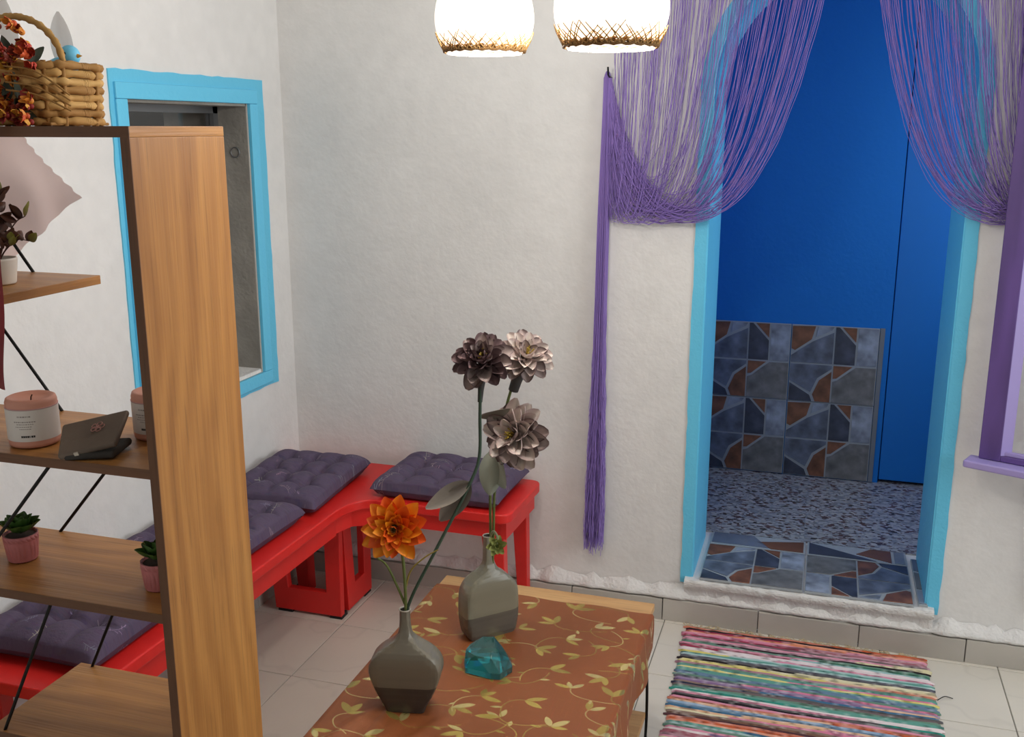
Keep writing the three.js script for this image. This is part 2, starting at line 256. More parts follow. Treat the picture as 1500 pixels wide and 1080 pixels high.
{
  const stoneTex = (c, s) => std({ map: tex(128, 128, (u, v) => { const k = 0.62 + 0.75 * fbm(u, v, 4, 4, 5, s); return c.map((x) => x * k); }), roughness: 0.42 });
  const SM = { rust: stoneTex([128, 84, 62], 201), pale: stoneTex([140, 148, 162], 211), slate: stoneTex([104, 112, 128], 221), night: stoneTex([66, 72, 88], 231), ash: stoneTex([112, 112, 112], 241) };
  const grout = std({ color: C('#a3a9ae'), roughness: 0.85 });
  // one printed tile: a slab with slightly raised stones; place(u, v, lift) -> world point
  function flagTile(parent, w, h, mat4, variant, clip = 1) {
    const slab = box(0, w, -h, 0, -0.008, 0, 0.001); const s = mesh('tile', slab, grout, parent); s.applyMatrix4(mat4);
    for (let [cx, cy, kind, pts] of CELLS) {
      if (variant) { cx = 1 - cx; cy = 1 - cy; pts = pts.map(([a, b]) => [1 - a, 1 - b]); }
      const sh = poly(pts.map(([a, b]) => [(cx + a) * w / 2, -(cy + b) * h / 2]));
      const g = extr(sh, 0.0016, { bevelEnabled: true, bevelThickness: 0.0006, bevelSize: 0.0005, bevelSegments: 1 }); g.translate(0, 0, 0.0002); boxUV(g, 'y', cx * 0.1 + cy * 0.2);
      const uv = g.attributes.uv; for (let i = 0; i < uv.count; i++) uv.setXY(i, uv.getX(i) * 6, uv.getY(i) * 6);
      mesh('stone', g, SM[kind], s);
    }
  }
  const terr = canvasTex(1024, 1024, (c, w, h) => {
    c.fillStyle = '#8d9096'; c.fillRect(0, 0, w, h); const r = rng(404), cols = ['#a9abae', '#9b9da0', '#b4b3b1', '#57484a', '#634a4c', '#76605f', '#45413f', '#8d8d8f', '#aaa6a3'];
    for (let k = 0; k < 5200; k++) { const x = r() * w, y = r() * h, s = 5 + r() * 15, a0 = r() * 6.28; c.fillStyle = cols[Math.floor(r() * r() * cols.length * 1.2) % cols.length]; c.beginPath(); for (let q = 0; q < 5; q++) { const a = a0 + q * 1.2566, rad = s * (0.5 + r() * 0.6); c.lineTo(x + Math.cos(a) * rad * 1.25, y + Math.sin(a) * rad * 0.8); } c.closePath(); c.fill(); }
  });
  const PZ = -1.15, PL = -0.52, PR = 1.1, PH = 2.6;
  struct('floor_passage', box(PL - 0.1, PR + 0.1, 0.02, TH - 0.002, PZ - 0.1, -0.405), std({ map: rep(terr, 1.35, 1.35), roughness: 0.35 }), 'speckled terrazzo floor of the passage behind the arch', 'floor');
  struct('wall_passage_left', box(PL - 0.1, PL, 0.02, PH, PZ, -WT), M.deepBlue, 'deep blue side wall of the passage behind the arch', 'wall');
  struct('wall_passage_right', merge([box(PR, PR + 0.1, 0.02, 1.1, PZ, -WT), box(PR, PR + 0.1, 2.0, PH, PZ, -WT), box(PR, PR + 0.1, 1.1, 2.0, PZ, -1.01), box(PR, PR + 0.1, 1.1, 2.0, -0.51, -WT)]), M.deepBlue, 'deep blue wall at the far side of the passage', 'wall');
  struct('ceiling_passage', box(PL - 0.1, PR + 0.1, PH, PH + 0.1, PZ - 0.1, -WT), M.deepBlue, 'blue ceiling of the passage', 'ceiling');
  const wb = struct('wall_passage_back', merge([box(PL - 0.1, 0.283, 0.02, PH, PZ - 0.1, PZ), box(0.283, PR + 0.1, 2.2, PH, PZ - 0.1, PZ), box(0.98, PR + 0.1, 0.02, 2.2, PZ - 0.1, PZ)]), M.deepBlue, 'deep blue end wall of the passage with a stone tile dado', 'wall');
  for (let i = 0; i < 2; i++) for (let j = 0; j < 2; j++) flagTile(wb, 0.35, 0.332, new THREE.Matrix4().makeTranslation(-0.462 + i * 0.353, 0.84 - j * 0.334, PZ + 0.009), false);
  mesh('dado_edge', box(0.243, 0.262, TH, 0.842, PZ, PZ + 0.009, 0.002), std({ color: C('#7d8288'), roughness: 0.8 }), wb);
  const d = new THREE.Group(); d.name = 'door_1'; d.userData = { kind: 'structure', label: 'plain blue door beside the stone tile dado in the passage', category: 'door' }; scene.add(d);
  mesh('door_leaf', box(0.2868, 0.97, TH + 0.012, 2.19, PZ - 0.05, PZ - 0.004, 0.003), M.doorBlue, d);
  mesh('door_backing', box(0.283, 0.98, TH - 0.1, 2.2, PZ - 0.1, PZ - 0.06), M.dark, d);
  mesh('door_handle', tubeG(curve([V(0.9, 1.1, PZ - 0.004), V(0.9, 1.1, PZ + 0.04), V(0.88, 1.1, PZ + 0.045), V(0.8, 1.1, PZ + 0.045)], 16), 0.008, 8), M.aluminium, d);
  // threshold
  const th = new THREE.Group(); th.name = 'door_step'; th.userData = { kind: 'structure', label: 'raised stone tiled threshold of the arched doorway', category: 'threshold' }; scene.add(th);
  const whitish = M.plasterRough, up = (x, z) => new THREE.Matrix4().makeTranslation(x, TH + 0.001, z).multiply(new THREE.Matrix4().makeRotationX(-Math.PI / 2));
  const nose = new MB(), rr = rng(66), nn = 60, pr = [[0.0, -0.16], [0.012, -0.07], [0.012, -0.036], [0.026, -0.03], [0.03, -0.012], [0.026, -0.002], [0.01, 0.0], [-0.43, 0.0]], wv = Array.from({ length: nn + 1 }, () => rr());
  nose.grid(nn, pr.length - 1, (u, v) => { const k = Math.round(u * nn), p = pr[Math.round(v * (pr.length - 1))], e = v < 0.9 && v > 0.1 ? (wv[k] - 0.5) * 0.006 : 0; return [lerp(JL - 0.02, JR + 0.022, u), TH - 0.008 + p[1] + e * 0.6, 0.004 + p[0] + e, null, u * 0.8, v * 0.2]; });
  mesh('plaster_nosing', nose.geo(), whitish, th);
  mesh('step_body', box(JL - 0.003, JR + 0.003, 0.0, TH - 0.009, -0.405, 0.0), whitish, th);
  const tw = 0.335, td = 0.30;
  flagTile(th, tw, td, up(JL + 0.03, -0.295 + 0.02), false); flagTile(th, tw, td, up(JL + 0.03 + tw + 0.006, -0.295 + 0.02), true);
  // the cut strips at the back and at the right
  const strip = (x, z, w, h, list) => { const m4 = up(x, z), s = mesh('tile', box(0, w, -h, 0, -0.008, 0, 0.001), grout, th); s.applyMatrix4(m4); for (const [kind, pts] of list) { const g = extr(poly(pts.map(([a, b]) => [a * w, -b * h])), 0.0016); boxUV(g); mesh('stone', g, SM[kind], s); } };
  strip(JL + 0.03, -0.395, tw, 0.112, [['slate', [[0.02, 0.05], [0.45, 0.05], [0.62, 0.9], [0.02, 0.9]]], ['rust', [[0.48, 0.5], [0.98, 0.1], [0.98, 0.95], [0.65, 0.95]]]]);
  strip(JL + 0.036 + tw, -0.395, tw, 0.112, [['night', [[0.02, 0.05], [0.7, 0.95], [0.02, 0.95]]], ['rust', [[0.5, 0.55], [0.65, 0.05], [0.85, 0.05], [0.85, 0.95]]], ['pale', [[0.88, 0.05], [0.98, 0.05], [0.98, 0.95], [0.88, 0.95]]]]);
  strip(JL + 0.05 + 2 * tw, -0.35, 0.028, 0.365, [['slate', [[0.1, 0.02], [0.9, 0.02], [0.9, 0.3], [0.1, 0.28]]], ['ash', [[0.1, 0.32], [0.9, 0.34], [0.9, 0.68], [0.1, 0.68]]], ['pale', [[0.1, 0.71], [0.9, 0.71], [0.9, 0.98], [0.1, 0.98]]]]);
}
// ------------------------------------------------------------------ red L-shaped bench
{
  const b = thing('corner_bench', 'red painted L-shaped wooden bench fitted into the room corner', 'bench', [-1.64, 0, 0.2]);
  const at = (o) => { o.position.set(1.64, 0, -0.2); return o; };
  const s = new THREE.Shape(), q = (x, z) => [x, -z], X0 = -1.826, Z0 = 0.03;
  s.moveTo(...q(X0, Z0)); s.lineTo(...q(-0.92, Z0)); s.quadraticCurveTo(...q(-0.885, Z0), ...q(-0.885, Z0 + 0.035));
  s.lineTo(...q(-0.895, 0.335)); s.quadraticCurveTo(...q(-0.9, 0.37), ...q(-0.935, 0.37)); s.lineTo(...q(-1.35, 0.365)); s.bezierCurveTo(...q(-1.4, 0.365), ...q(-1.43, 0.42), ...q(-1.435, 0.5)); s.lineTo(...q(-1.455, 1.63)); s.lineTo(...q(X0, 1.63)); s.closePath();
  const g = extr(s, 0.022, { bevelEnabled: true, bevelThickness: 0.005, bevelSize: 0.005, bevelSegments: 3 }); g.rotateX(-Math.PI / 2); g.translate(0, 0.433, 0); boxUV(g, 'x'); at(mesh('seat', g, M.red, b));
  const plank = (name, pts, h0, h1) => { const g2 = extr(poly(pts.map(([x, z]) => q(x, z))), h1 - h0); g2.rotateX(-Math.PI / 2); g2.translate(0, h0, 0); boxUV(g2, 'x'); return at(mesh(name, g2, M.red, b)); };
  plank('apron', [[-1.452, 0.46], [-1.472, 1.6], [-1.495, 1.6], [-1.475, 0.46]], 0.36, 0.428);
  plank('apron', [[-1.36, 0.352], [-0.95, 0.352], [-0.95, 0.33], [-1.37, 0.33]], 0.372, 0.428);
  plank('apron', [[-1.452, 0.46], [-1.43, 0.39], [-1.36, 0.352], [-1.37, 0.33], [-1.45, 0.37], [-1.475, 0.46]], 0.366, 0.428);
  plank('apron', [[-0.9, 0.05], [-0.91, 0.34], [-0.93, 0.34], [-0.92, 0.05]], 0.365, 0.428);
  // box leg under the corner: four faces with tapering openings
  const face = (w, h, post, rail, taper) => { const f = poly([[taper, 0], [w - 0.005, 0], [w, h], [0, h]]); f.holes.push(poly([[taper + post * 0.9, rail], [w - post, rail], [w - post, h - 0.02], [post * 0.9, h - 0.02]])); return f; };
  const ff = (w, m, o) => { const g3 = extr(face(w, 0.42, 0.056, 0.08, 0.03), 0.022, { bevelEnabled: true, bevelThickness: 0.002, bevelSize: 0.002, bevelSegments: 1 }); g3.translate(0, 0.012, 0); g3.applyMatrix4(m); boxUV(g3); return at(mesh('leg_panel', g3, M.red, b)); };
  const T = (x, y, z) => new THREE.Matrix4().makeTranslation(x, y, z), RY = (a) => new THREE.Matrix4().makeRotationY(a);
  ff(0.285, T(-1.782, 0, 0.333));
  ff(0.215, T(-1.521, 0, 0.33).multiply(RY(Math.PI / 2)));
  for (const fp of [[-1.745, -1.69, 0.32, 0.355], [-1.545, -1.5, 0.31, 0.355], [-1.545, -1.5, 0.12, 0.17], [-1.77, -1.72, 0.16, 0.2]]) at(mesh('foot_pad', box(fp[0], fp[1], 0, 0.014, fp[2], fp[3]), M.rubber, b));
  const leg = (x0, x1, z0, z1, dx) => { const g4 = extr(poly([[x0, 0.428], [x1, 0.428], [x1 + dx, 0], [x0 + (x1 - x0) * 0.45 + dx, 0]]), z1 - z0, { bevelEnabled: true, bevelThickness: 0.002, bevelSize: 0.002, bevelSegments: 1 }); g4.translate(0, 0, z0); boxUV(g4); at(mesh('leg', g4, M.red, b)); };
  leg(-1.79, -1.72, 0.15, 0.2, 0.01); leg(-1.0, -0.925, 0.3, 0.335, 0.012); leg(-0.97, -0.918, 0.06, 0.095, 0.006);
  leg(-1.62, -1.55, 1.53, 1.565, 0.0); leg(-1.82, -1.75, 1.53, 1.565, 0.0);
}
// tufted cushions
{
  const fab = canvasTex(1024, 1024, (c, w, h) => {
    c.fillStyle = '#574a62'; c.fillRect(0, 0, w, h); const r = rng(808);
    for (let k = 0; k < 2600; k++) { c.fillStyle = `rgba(${50 + r() * 40},${42 + r() * 30},${60 + r() * 45},0.25)`; c.fillRect(r() * w, r() * h, 3 + r() * 40, 2 + r() * 8); }
    for (let k = 0; k < 46; k++) { const x = r() * w, y = r() * h, a = r() * 6.28, L = 40 + r() * 70; c.save(); c.translate(x, y); c.rotate(a); c.strokeStyle = `rgba(${150 + r() * 60},${145 + r() * 60},${158 + r() * 50},${0.35 + r() * 0.5})`; c.lineWidth = 2.2; c.beginPath(); c.moveTo(0, 0); c.quadraticCurveTo(L * 0.5, -L * 0.25, L, 0); c.stroke(); for (let q = 0.25; q < 1; q += 0.16) { c.beginPath(); c.moveTo(L * q, -L * 0.2 * Math.sin(q * 3)); c.lineTo(L * q + 8, (r() > 0.5 ? -1 : 1) * 16 - L * 0.15); c.stroke(); } c.restore(); }
  });
  const fm = std({ map: rep(fab, 1.6, 1.6), roughness: 0.85, bumpMap: rep(plasterBump, 5, 5), bumpScale: 0.0015 });
  const thread = std({ color: C('#2d2733'), roughness: 0.9 });
  const nT = 4, TH2 = 0.074;
  function cushion(w, d, seed) {
    const r = rng(seed), ph = r() * 6, N = 64, mb = new MB();
    const surf = (u, v, top) => {
      const a = 2 * u - 1, c = 2 * v - 1, e = Math.pow(Math.max(0, (1 - a ** 8) * (1 - c ** 8)), 0.42);
      const k = nT - 0.0, gx = Math.abs(Math.sin(Math.PI * u * k)), gz = Math.abs(Math.sin(Math.PI * v * k));
      const inx = u > 0.5 / k && u < 1 - 0.5 / k, inz = v > 0.5 / k && v < 1 - 0.5 / k;
      const tuft = Math.pow(Math.min(1, Math.hypot(Math.sin(Math.PI * (u * k)) * 0.9, Math.sin(Math.PI * (v * k)) * 0.9)), 0.55), crease = 0.5 + 0.5 * Math.pow(gx, 0.3) * Math.pow(gz, 0.3);
      const edgeFade = sm(0, 0.16, Math.min(u, 1 - u, v, 1 - v)), puff = lerp(1, tuft * crease * 1.08, edgeFade * 0.95);
      const wob = 1 + 0.07 * Math.sin(7 * u + ph) * Math.cos(6 * v + ph * 2);
      const y = top ? TH2 * 0.42 + e * TH2 * 0.62 * puff * wob : TH2 * 0.42 * (1 - e);
      const bow = 1 - 0.035 * (1 - (top ? 0.4 : 1) * e) * 0, pin = 1 - 0.03 * (1 - c * c) * Math.abs(a) ** 6, pin2 = 1 - 0.03 * (1 - a * a) * Math.abs(c) ** 6;
      return [a * w / 2 * bow * pin, y, c * d / 2 * pin2, null, a * w / 2 + seed * 0.13, c * d / 2 + seed * 0.29];
    };
    mb.grid(N, N, (u, v) => surf(u, 1 - v, true)); mb.grid(24, 24, (u, v) => surf(u, v, false)); return mb.geo();
  }
  const spots = [[-1.645, 0.355, 0.345, 0.46, 0.05, 'dark purple tufted cushion in the corner of the red bench'], [-1.655, 0.835, 0.35, 0.46, -0.02, 'dark purple tufted cushion lying next to the corner cushion against the left wall'], [-1.655, 1.33, 0.35, 0.47, 0.0, 'dark purple tufted cushion at the open end of the red bench'], [-1.15, 0.195, 0.45, 0.33, -0.02, 'dark purple tufted cushion on the short arm of the bench under the back wall']];
  spots.forEach(([x, z, w, d, turn, label], k) => {
    const t = thing('seat_cushion', label, 'cushion', [x, 0.4605, z], 'tufted cushions on the red bench', turn);
    mesh('cover', cushion(w, d, k + 1), fm, t);
    for (let i = 1; i < nT; i++) for (let j = 1; j < nT; j++) { const s = new THREE.SphereGeometry(0.007, 8, 6); s.scale(1, 0.4, 1); const o = mesh('tuft_button', s, thread, t); o.position.set((i / nT - 0.5) * w, 0.033, (j / nT - 0.5) * d); }
    const r = rng(900 + k); for (const sx of [-1, 1]) { const tie = new MB(), p = []; for (let i = 0; i <= 12; i++) p.push(V(sx * w * 0.46 + (r() - 0.5) * 0.006, 0.03 - 0.02 * Math.abs(i / 12 - 0.5), -d / 2 + 0.012 - 0.0 * i + 0.018 * Math.sin(i))); tie.tube(p, 0.004, 5); mesh('tie', tie.geo(), fm, t); }
  });
}
// ------------------------------------------------------------------ low table with runner
const TY = 0.40;
{
  const t = thing('coffee_table', 'low wooden coffee table with black wire legs and a lower shelf', 'table', [-0.672, 0, 1.18]);
  mesh('table_top', box(-0.3, 0.3, TY - 0.02, TY, -0.47, 0.5, 0.002, 'x'), M.pine, t);
  mesh('lower_shelf', box(-0.29, 0.29, 0.07, 0.088, -0.44, 0.48, 0.002, 'x'), M.pine, t);
  for (const x of [-1, 1]) for (const z of [-0.44, 0.47]) {
    mesh('leg', tubeG(curve([V(x * 0.27, TY - 0.02, z), V(x * 0.29, 0.2, z), V(x * 0.292, 0.02, z), V(x * 0.29, 0.004, z), V(x * 0.27, 0.004, z), V(x * 0.25, 0.03, z), V(x * 0.19, TY - 0.02, z)], 40), 0.004, 8), M.black, t);
  }
  // runner cloth
  const W = 0.598, hang = 0.105;
  const draw = (gold) => (c, w, h) => {
    c.fillStyle = gold ? '#00cc00' : '#8c4e26'; c.fillRect(0, 0, w, h); const r = rng(515);
    if (!gold) { for (let k = 0; k < 9000; k++) { c.fillStyle = `rgba(${110 + r() * 75},${60 + r() * 45},${28 + r() * 30},0.16)`; const hz = r() > 0.5; c.fillRect(r() * w, r() * h, hz ? 4 + r() * 60 : 1.5, hz ? 1.5 : 4 + r() * 60); } }
    const q = rng(616), col = gold ? () => '#0058c8' : () => ['#cdb45e', '#c4aa5a', '#dcc986', '#b59c52'][Math.floor(q() * 4)];
    const leaf = (x, y, a, L) => { c.save(); c.translate(x, y); c.rotate(a); c.fillStyle = col(); c.beginPath(); c.moveTo(0, 0); c.bezierCurveTo(L * 0.25, -L * 0.26, L * 0.75, -L * 0.22, L, 0); c.bezierCurveTo(L * 0.75, L * 0.22, L * 0.25, L * 0.26, 0, 0); c.fill(); c.restore(); };
    const ht = rng(717);
    for (let j = 0; j < 13; j++) for (let i = 0; i < 7; i++) {
      const x = (i + 0.5 + (j % 2) * 0.5) * w / 7 + (ht() - 0.5) * 40, y = (j + 0.5) * h / 13 + (ht() - 0.5) * 34, a = ht() * 6.28;
      c.strokeStyle = col(); c.lineWidth = 3.0; c.beginPath(); c.moveTo(x, y); const b = a + 2 + ht(); c.bezierCurveTo(x + Math.cos(b) * 60, y + Math.sin(b) * 60, x + Math.cos(b + 0.9) * 110, y + Math.sin(b + 0.9) * 90, x + Math.cos(b + 1.3) * 170, y + Math.sin(b + 1.3) * 120); c.stroke();
      const n = 2 + Math.floor(ht() * 2); for (let k = 0; k < n; k++) leaf(x + (ht() - 0.5) * 8, y + (ht() - 0.5) * 8, a + (k - 1) * 0.95 + (ht() - 0.5) * 0.3, 44 + ht() * 26);
      if (ht() > 0.4) leaf(x + Math.cos(b + 0.9) * 90, y + Math.sin(b + 0.9) * 75, b + ht(), 22 + ht() * 12);
    }
  };
  const cm = canvasTex(1024, 1536, draw(false)), cr = canvasTex(1024, 1536, draw(true), false);
  const mat = std({ map: cm, roughnessMap: cr, metalnessMap: cr, roughness: 0.62, metalness: 0.75 });
  const mb = new MB(), LZ = 0.9, z0 = -0.405;
  const fold = (x, z) => 0.0009 * Math.sin(z * 21 + x * 4) + 0.0012 * Math.sin(x * 13 - z * 9) + 0.006 * Math.exp(-(((z * 0.45 + x - 0.05) / 0.02) ** 2)) * sm(-0.1, 0.4, z) + 0.008 * Math.exp(-(((z * 0.3 + x + 0.14) / 0.018) ** 2)) * sm(0.05, 0.4, z);
  const shape = (u, v, lift) => {
    const s = (u - 0.5) * (W + 2 * hang), z = z0 + v * LZ, hw = W / 2 + 0.004; let x, y; const a = Math.abs(s), sg = Math.sign(s), rad = 0.008;
    if (a < hw) { x = s; y = TY + 0.0022 + Math.max(0, fold(s, z)) * sm(hw, hw - 0.05, a); } else { const d = a - hw; x = sg * (hw + Math.min(d, rad) * 0.5 + 0.002 + d * 0.05 + d * 0.09 * Math.sin(z * 24 + sg) * sm(0, 0.1, d)); y = TY + 0.0022 - Math.max(0, d - 0.002) * (1 - 0.06 * Math.sin(z * 9)); }
    const end = sm(1, 0.985, v) * sm(0, 0.015, v); y -= 0.0005 * (1 - end);
    return [x, y + lift, z + 0.004 * Math.sin(s * 30) * (v < 0.01 ? 1 : 0), null, (s + 0.42) / 0.84, v * 0.75 * 1.2];
  };
  const cl = single('table_runner', (() => { mb.grid(96, 100, (u, v) => shape(u, 1 - v, 0)); mb.grid(96, 4, (u, v) => { const q = shape(u, v > 0.5 ? 1 : 0, -0.0015); return q; }); return mb.geo(); })(), mat, 'rust brown runner cloth with gold leaf embroidery draped over the low table', 'tablecloth', [-0.672, 0, 1.18]);
}
// ------------------------------------------------------------------ vases
const CY = TY + 0.0035;
function vase(name, label, pos, turn, prof, dip, tones) {
  const t = thing(name, label, 'vase', pos, 'grey flask vases on the low table', turn), N = 56;
  const H = prof[prof.length - 1][0], cv = (k) => (h) => { let i = 0; while (i < prof.length - 2 && prof[i + 1][0] < h) i++; const a = prof[Math.max(0, i - 1)], b = prof[i], c = prof[i + 1], d = prof[Math.min(prof.length - 1, i + 2)], s = clamp((h - b[0]) / (c[0] - b[0])); const m1 = (c[k] - a[k]) / (c[0] - a[0] + 1e-6) * (c[0] - b[0]), m2 = (d[k] - b[k]) / (d[0] - b[0] + 1e-6) * (c[0] - b[0]), s2 = s * s, s3 = s2 * s; return (2 * s3 - 3 * s2 + 1) * b[k] + (s3 - 2 * s2 + s) * m1 + (-2 * s3 + 3 * s2) * c[k] + (s3 - s2) * m2; };
  const fw = cv(1), fd = cv(2), fe = cv(3);
  const pt = (h, a, inset = 0) => { const w = fw(h) - inset, d = fd(h) - inset, e = 2 / fe(h), c = Math.cos(a), s = Math.sin(a); return [Math.sign(c) * Math.abs(c) ** e * w, h, Math.sign(s) * Math.abs(s) ** e * d]; };
  const edge = (a) => dip + 0.004 * Math.sin(a + 0.7) + 0.0015 * Math.sin(3 * a);
  const build = (h0, h1, n, cap) => {
    const mb = new MB(); mb.grid(N, n, (u, v) => { const a = -u * Math.PI * 2, lo = typeof h0 === 'function' ? h0(a) : h0, hi = typeof h1 === 'function' ? h1(a) : h1, p = pt(lerp(lo, hi, v), a); return [p[0], p[1], p[2]]; });
    if (cap) mb.grid(N, 2, (u, v) => { const p = pt(h0, u * Math.PI * 2), k = v; return [p[0] * k, 0.0005, p[2] * k]; });
    return BGU.toCreasedNormals(BGU.mergeVertices(mb.geo(), 1e-5), 0.9);
  };
  mesh('dark_base', build(0, edge, 14, true), tones[1], t); const body = mesh('body', build(edge, H, 46, false), tones[0], t);
  const inner = new MB(); inner.grid(N, 8, (u, v) => { const p = pt(H - v * 0.06, u * Math.PI * 2, 0.0025 * sm(0, 0.15, v)); return p; }); mesh('mouth', inner.geo(), tones[1], body);
  const rim = []; for (let k = 0; k < 40; k++) { const p = pt(H - 0.001, k / 40 * Math.PI * 2); rim.push(V(p[0], p[1] + 0.001, p[2])); } mesh('lip', tubeG(rim, 0.0018, 6, true), std({ color: C('#a9a295'), roughness: 0.35 }), body);
  return t;
}
{
  const grain = (c, s) => phy({ map: tex(256, 256, (u, v) => { const k = 0.92 + 0.16 * fbm(u, v, 8, 8, 4, s); return c.map((x) => x * k); }), roughness: 0.34, clearcoat: 0.25, clearcoatRoughness: 0.3 });
  const ta = [grain([112, 106, 92], 301), grain([62, 57, 52], 311)], tb = [grain([134, 130, 112], 321), grain([92, 88, 80], 331)];
  vase('flask_vase', 'dark grey teardrop flask vase with a narrow foot holding the orange dahlia', [-0.814, CY, 1.367], 0.2,
    [[0, 0.043, 0.03, 9], [0.012, 0.047, 0.031, 10], [0.05, 0.066, 0.032, 11], [0.09, 0.079, 0.032, 11], [0.118, 0.074, 0.032, 11], [0.14, 0.054, 0.03, 10], [0.158, 0.03, 0.024, 6], [0.175, 0.017, 0.017, 2.6], [0.2, 0.0125, 0.0125, 2], [0.232, 0.0115, 0.0115, 2]], 0.058, ta);
  vase('flask_vase', 'taller grey-green flask vase with square body and rounded shoulders', [-0.748, CY, 0.998], 0.78,
    [[0, 0.06, 0.028, 9], [0.01, 0.066, 0.03, 10], [0.05, 0.072, 0.031, 11], [0.1, 0.072, 0.031, 11], [0.13, 0.067, 0.031, 11], [0.153, 0.05, 0.029, 10], [0.172, 0.026, 0.022, 5], [0.19, 0.0165, 0.016, 2.1], [0.22, 0.0135, 0.0135, 2], [0.262, 0.0125, 0.0125, 2]], 0.062, tb);
}
// ------------------------------------------------------------------ turquoise glass lump
{
  const r = rng(71), P = [];
  const base = [[-0.056, 0.018], [-0.05, 0.03], [0.01, 0.046], [0.036, 0.045], [0.056, 0.006], [0.046, -0.03], [0.0, -0.042], [-0.046, -0.03]];
  for (const [x, z] of base) { P.push(V(x, 0, z)); P.push(V(x * 1.02, 0.012 + r() * 0.006, z * 1.03)); }
  for (const [x, y, z] of [[-0.055, 0.046, 0.006], [-0.05, 0.05, -0.014], [-0.022, 0.066, -0.026], [0.006, 0.069, -0.026], [0.03, 0.05, -0.014], [0.05, 0.03, 0.004], [-0.03, 0.044, 0.024], [0.012, 0.042, 0.03], [0.03, 0.036, 0.024], [-0.012, 0.06, -0.004], [0.016, 0.055, -0.002], [-0.044, 0.03, 0.026], [0.044, 0.024, 0.02]]) P.push(V(x, y, z));
  const g = new ConvexGeometry(P);
  const o = single('glass_lump', g, phy({ color: C('#9cf0ee'), transmission: 0.94, thickness: 0.05, roughness: 0.03, ior: 1.52, attenuationColor: C('#35c3cc'), attenuationDistance: 0.06 }), 'turquoise glass lump lying on the runner between the vases', 'glass', [-0.69, CY, 1.165]);
  o.rotation.y = 0.1;
}
// ------------------------------------------------------------------ flowers
// a petal lies along +y from its root with its face towards +z
function petalGeo(L, W, cup, curl, tip, colour, nu = 8, nv = 6, round = 0.7) {
  return new MB().grid(nv, nu, (a, t) => { const s = 2 * a - 1, w = W * 0.5 * Math.pow(Math.sin(Math.PI * Math.pow(clamp(t * 0.965 + 0.02), tip)), round); return [s * w, t * L, cup * s * s * w + curl * t * t * L + 0.0006 * Math.sin(9 * t + 4 * s), colour ? colour(t, Math.abs(s)) : null]; }).geo();
}
const vc = (o) => std({ vertexColors: true, roughness: 0.65, side: THREE.DoubleSide, ...o });
const mixc = (a, b, t) => a.clone().lerp(b, clamp(t));
function aim(o, dir) { o.quaternion.setFromUnitVectors(V(0, 0, 1), dir.clone().normalize()); }
function petals(head, geos, mat, rows, seed) {
  const r = rng(seed);
  for (const [n, rad, tilt, scale, lift] of rows) for (let k = 0; k < n; k++) {
    const a = (k + (lift * 100 % 1)) / n * 6.283 + (r() - 0.5) * 0.35, o = mesh('petal', geos[Math.floor(r() * geos.length)], mat, head); o.rotation.set(tilt + (r() - 0.5) * 0.28, (r() - 0.5) * 0.4, a, 'ZXY'); const s = scale * (0.88 + r() * 0.24); o.scale.set(s, s, s);
    o.position.set(-Math.sin(a) * rad, Math.cos(a) * rad, lift);
  }
}
const relS = (base, pts) => pts.map(([x, y, z]) => V(x - base[0], y - base[1], z - base[2]));
function leafGeo(L, W, c1, c2, curl = 0.15) { return petalGeo(L, W, 0.35, curl, 0.85, (t, s) => mixc(c1, c2, 0.6 * s + 0.35 * t), 10, 6); }
{
  // orange dahlia
  const base = [-0.812, 0.6, 1.367], d = thing('orange_dahlia', 'bright orange artificial dahlia on a thin green stem in the dark teardrop vase', 'flower', base);
  mesh('stem', tubeG(curve(relS(base, [[-0.814, 0.43, 1.367], [-0.812, 0.61, 1.367], [-0.808, 0.69, 1.375], [-0.809, 0.78, 1.385], [-0.816, 0.825, 1.388]]), 30), 0.0035, 7), M.stemGreen, d);
  mesh('side_shoot', tubeG(curve(relS(base, [[-0.812, 0.65, 1.37], [-0.826, 0.69, 1.375], [-0.85, 0.742, 1.38], [-0.868, 0.757, 1.385]]), 20), (t) => 0.003 - 0.001 * t, 6), M.stemGreen, d);
  mesh('side_shoot', tubeG(curve(relS(base, [[-0.811, 0.68, 1.37], [-0.796, 0.73, 1.37], [-0.762, 0.765, 1.365], [-0.736, 0.782, 1.362]]), 20), (t) => 0.0022 - 0.0008 * t, 6), std({ color: C('#8a7a34'), roughness: 0.7 }), d);
  const or = C('#e8620c'), ye = C('#f6a516'), rd = C('#c93c08');
  const hd = mesh('flower_head', new THREE.SphereGeometry(0.011, 14, 10), std({ color: C('#3a3210'), roughness: 0.8 }), d); hd.position.set(-0.818 - base[0], 0.834 - base[1], 1.4 - base[2]); aim(hd, V(0.28, 0.25, 0.95));
  const gs = [petalGeo(0.05, 0.032, 0.5, 0.12, 0.8, (t, s) => mixc(or, ye, 0.2 + 0.5 * s * t)), petalGeo(0.05, 0.034, 0.45, 0.16, 0.8, (t, s) => mixc(rd, or, 0.4 + 0.5 * t)), petalGeo(0.052, 0.033, 0.55, 0.1, 0.8, (t, s) => mixc(or, ye, 0.45 + 0.5 * t * (1 - s)))];
  const pm = vc({ roughness: 0.55 });
  petals(hd, gs, pm, [[11, 0.013, 0.05, 1.12, -0.014], [11, 0.012, 0.28, 1.0, -0.0087], [10, 0.01, 0.55, 0.82, -0.0033], [9, 0.008, 0.85, 0.62, 0.0012], [7, 0.005, 1.15, 0.42, 0.0045]], 3);
  for (let k = 0; k < 9; k++) { const a = k * 0.7, s = mesh('stamen', new THREE.SphereGeometry(0.0022, 6, 5), std({ color: C('#8a7a3c'), roughness: 0.7 }), hd); s.position.set(Math.cos(a) * 0.006, Math.sin(a) * 0.006, 0.0105); }
}
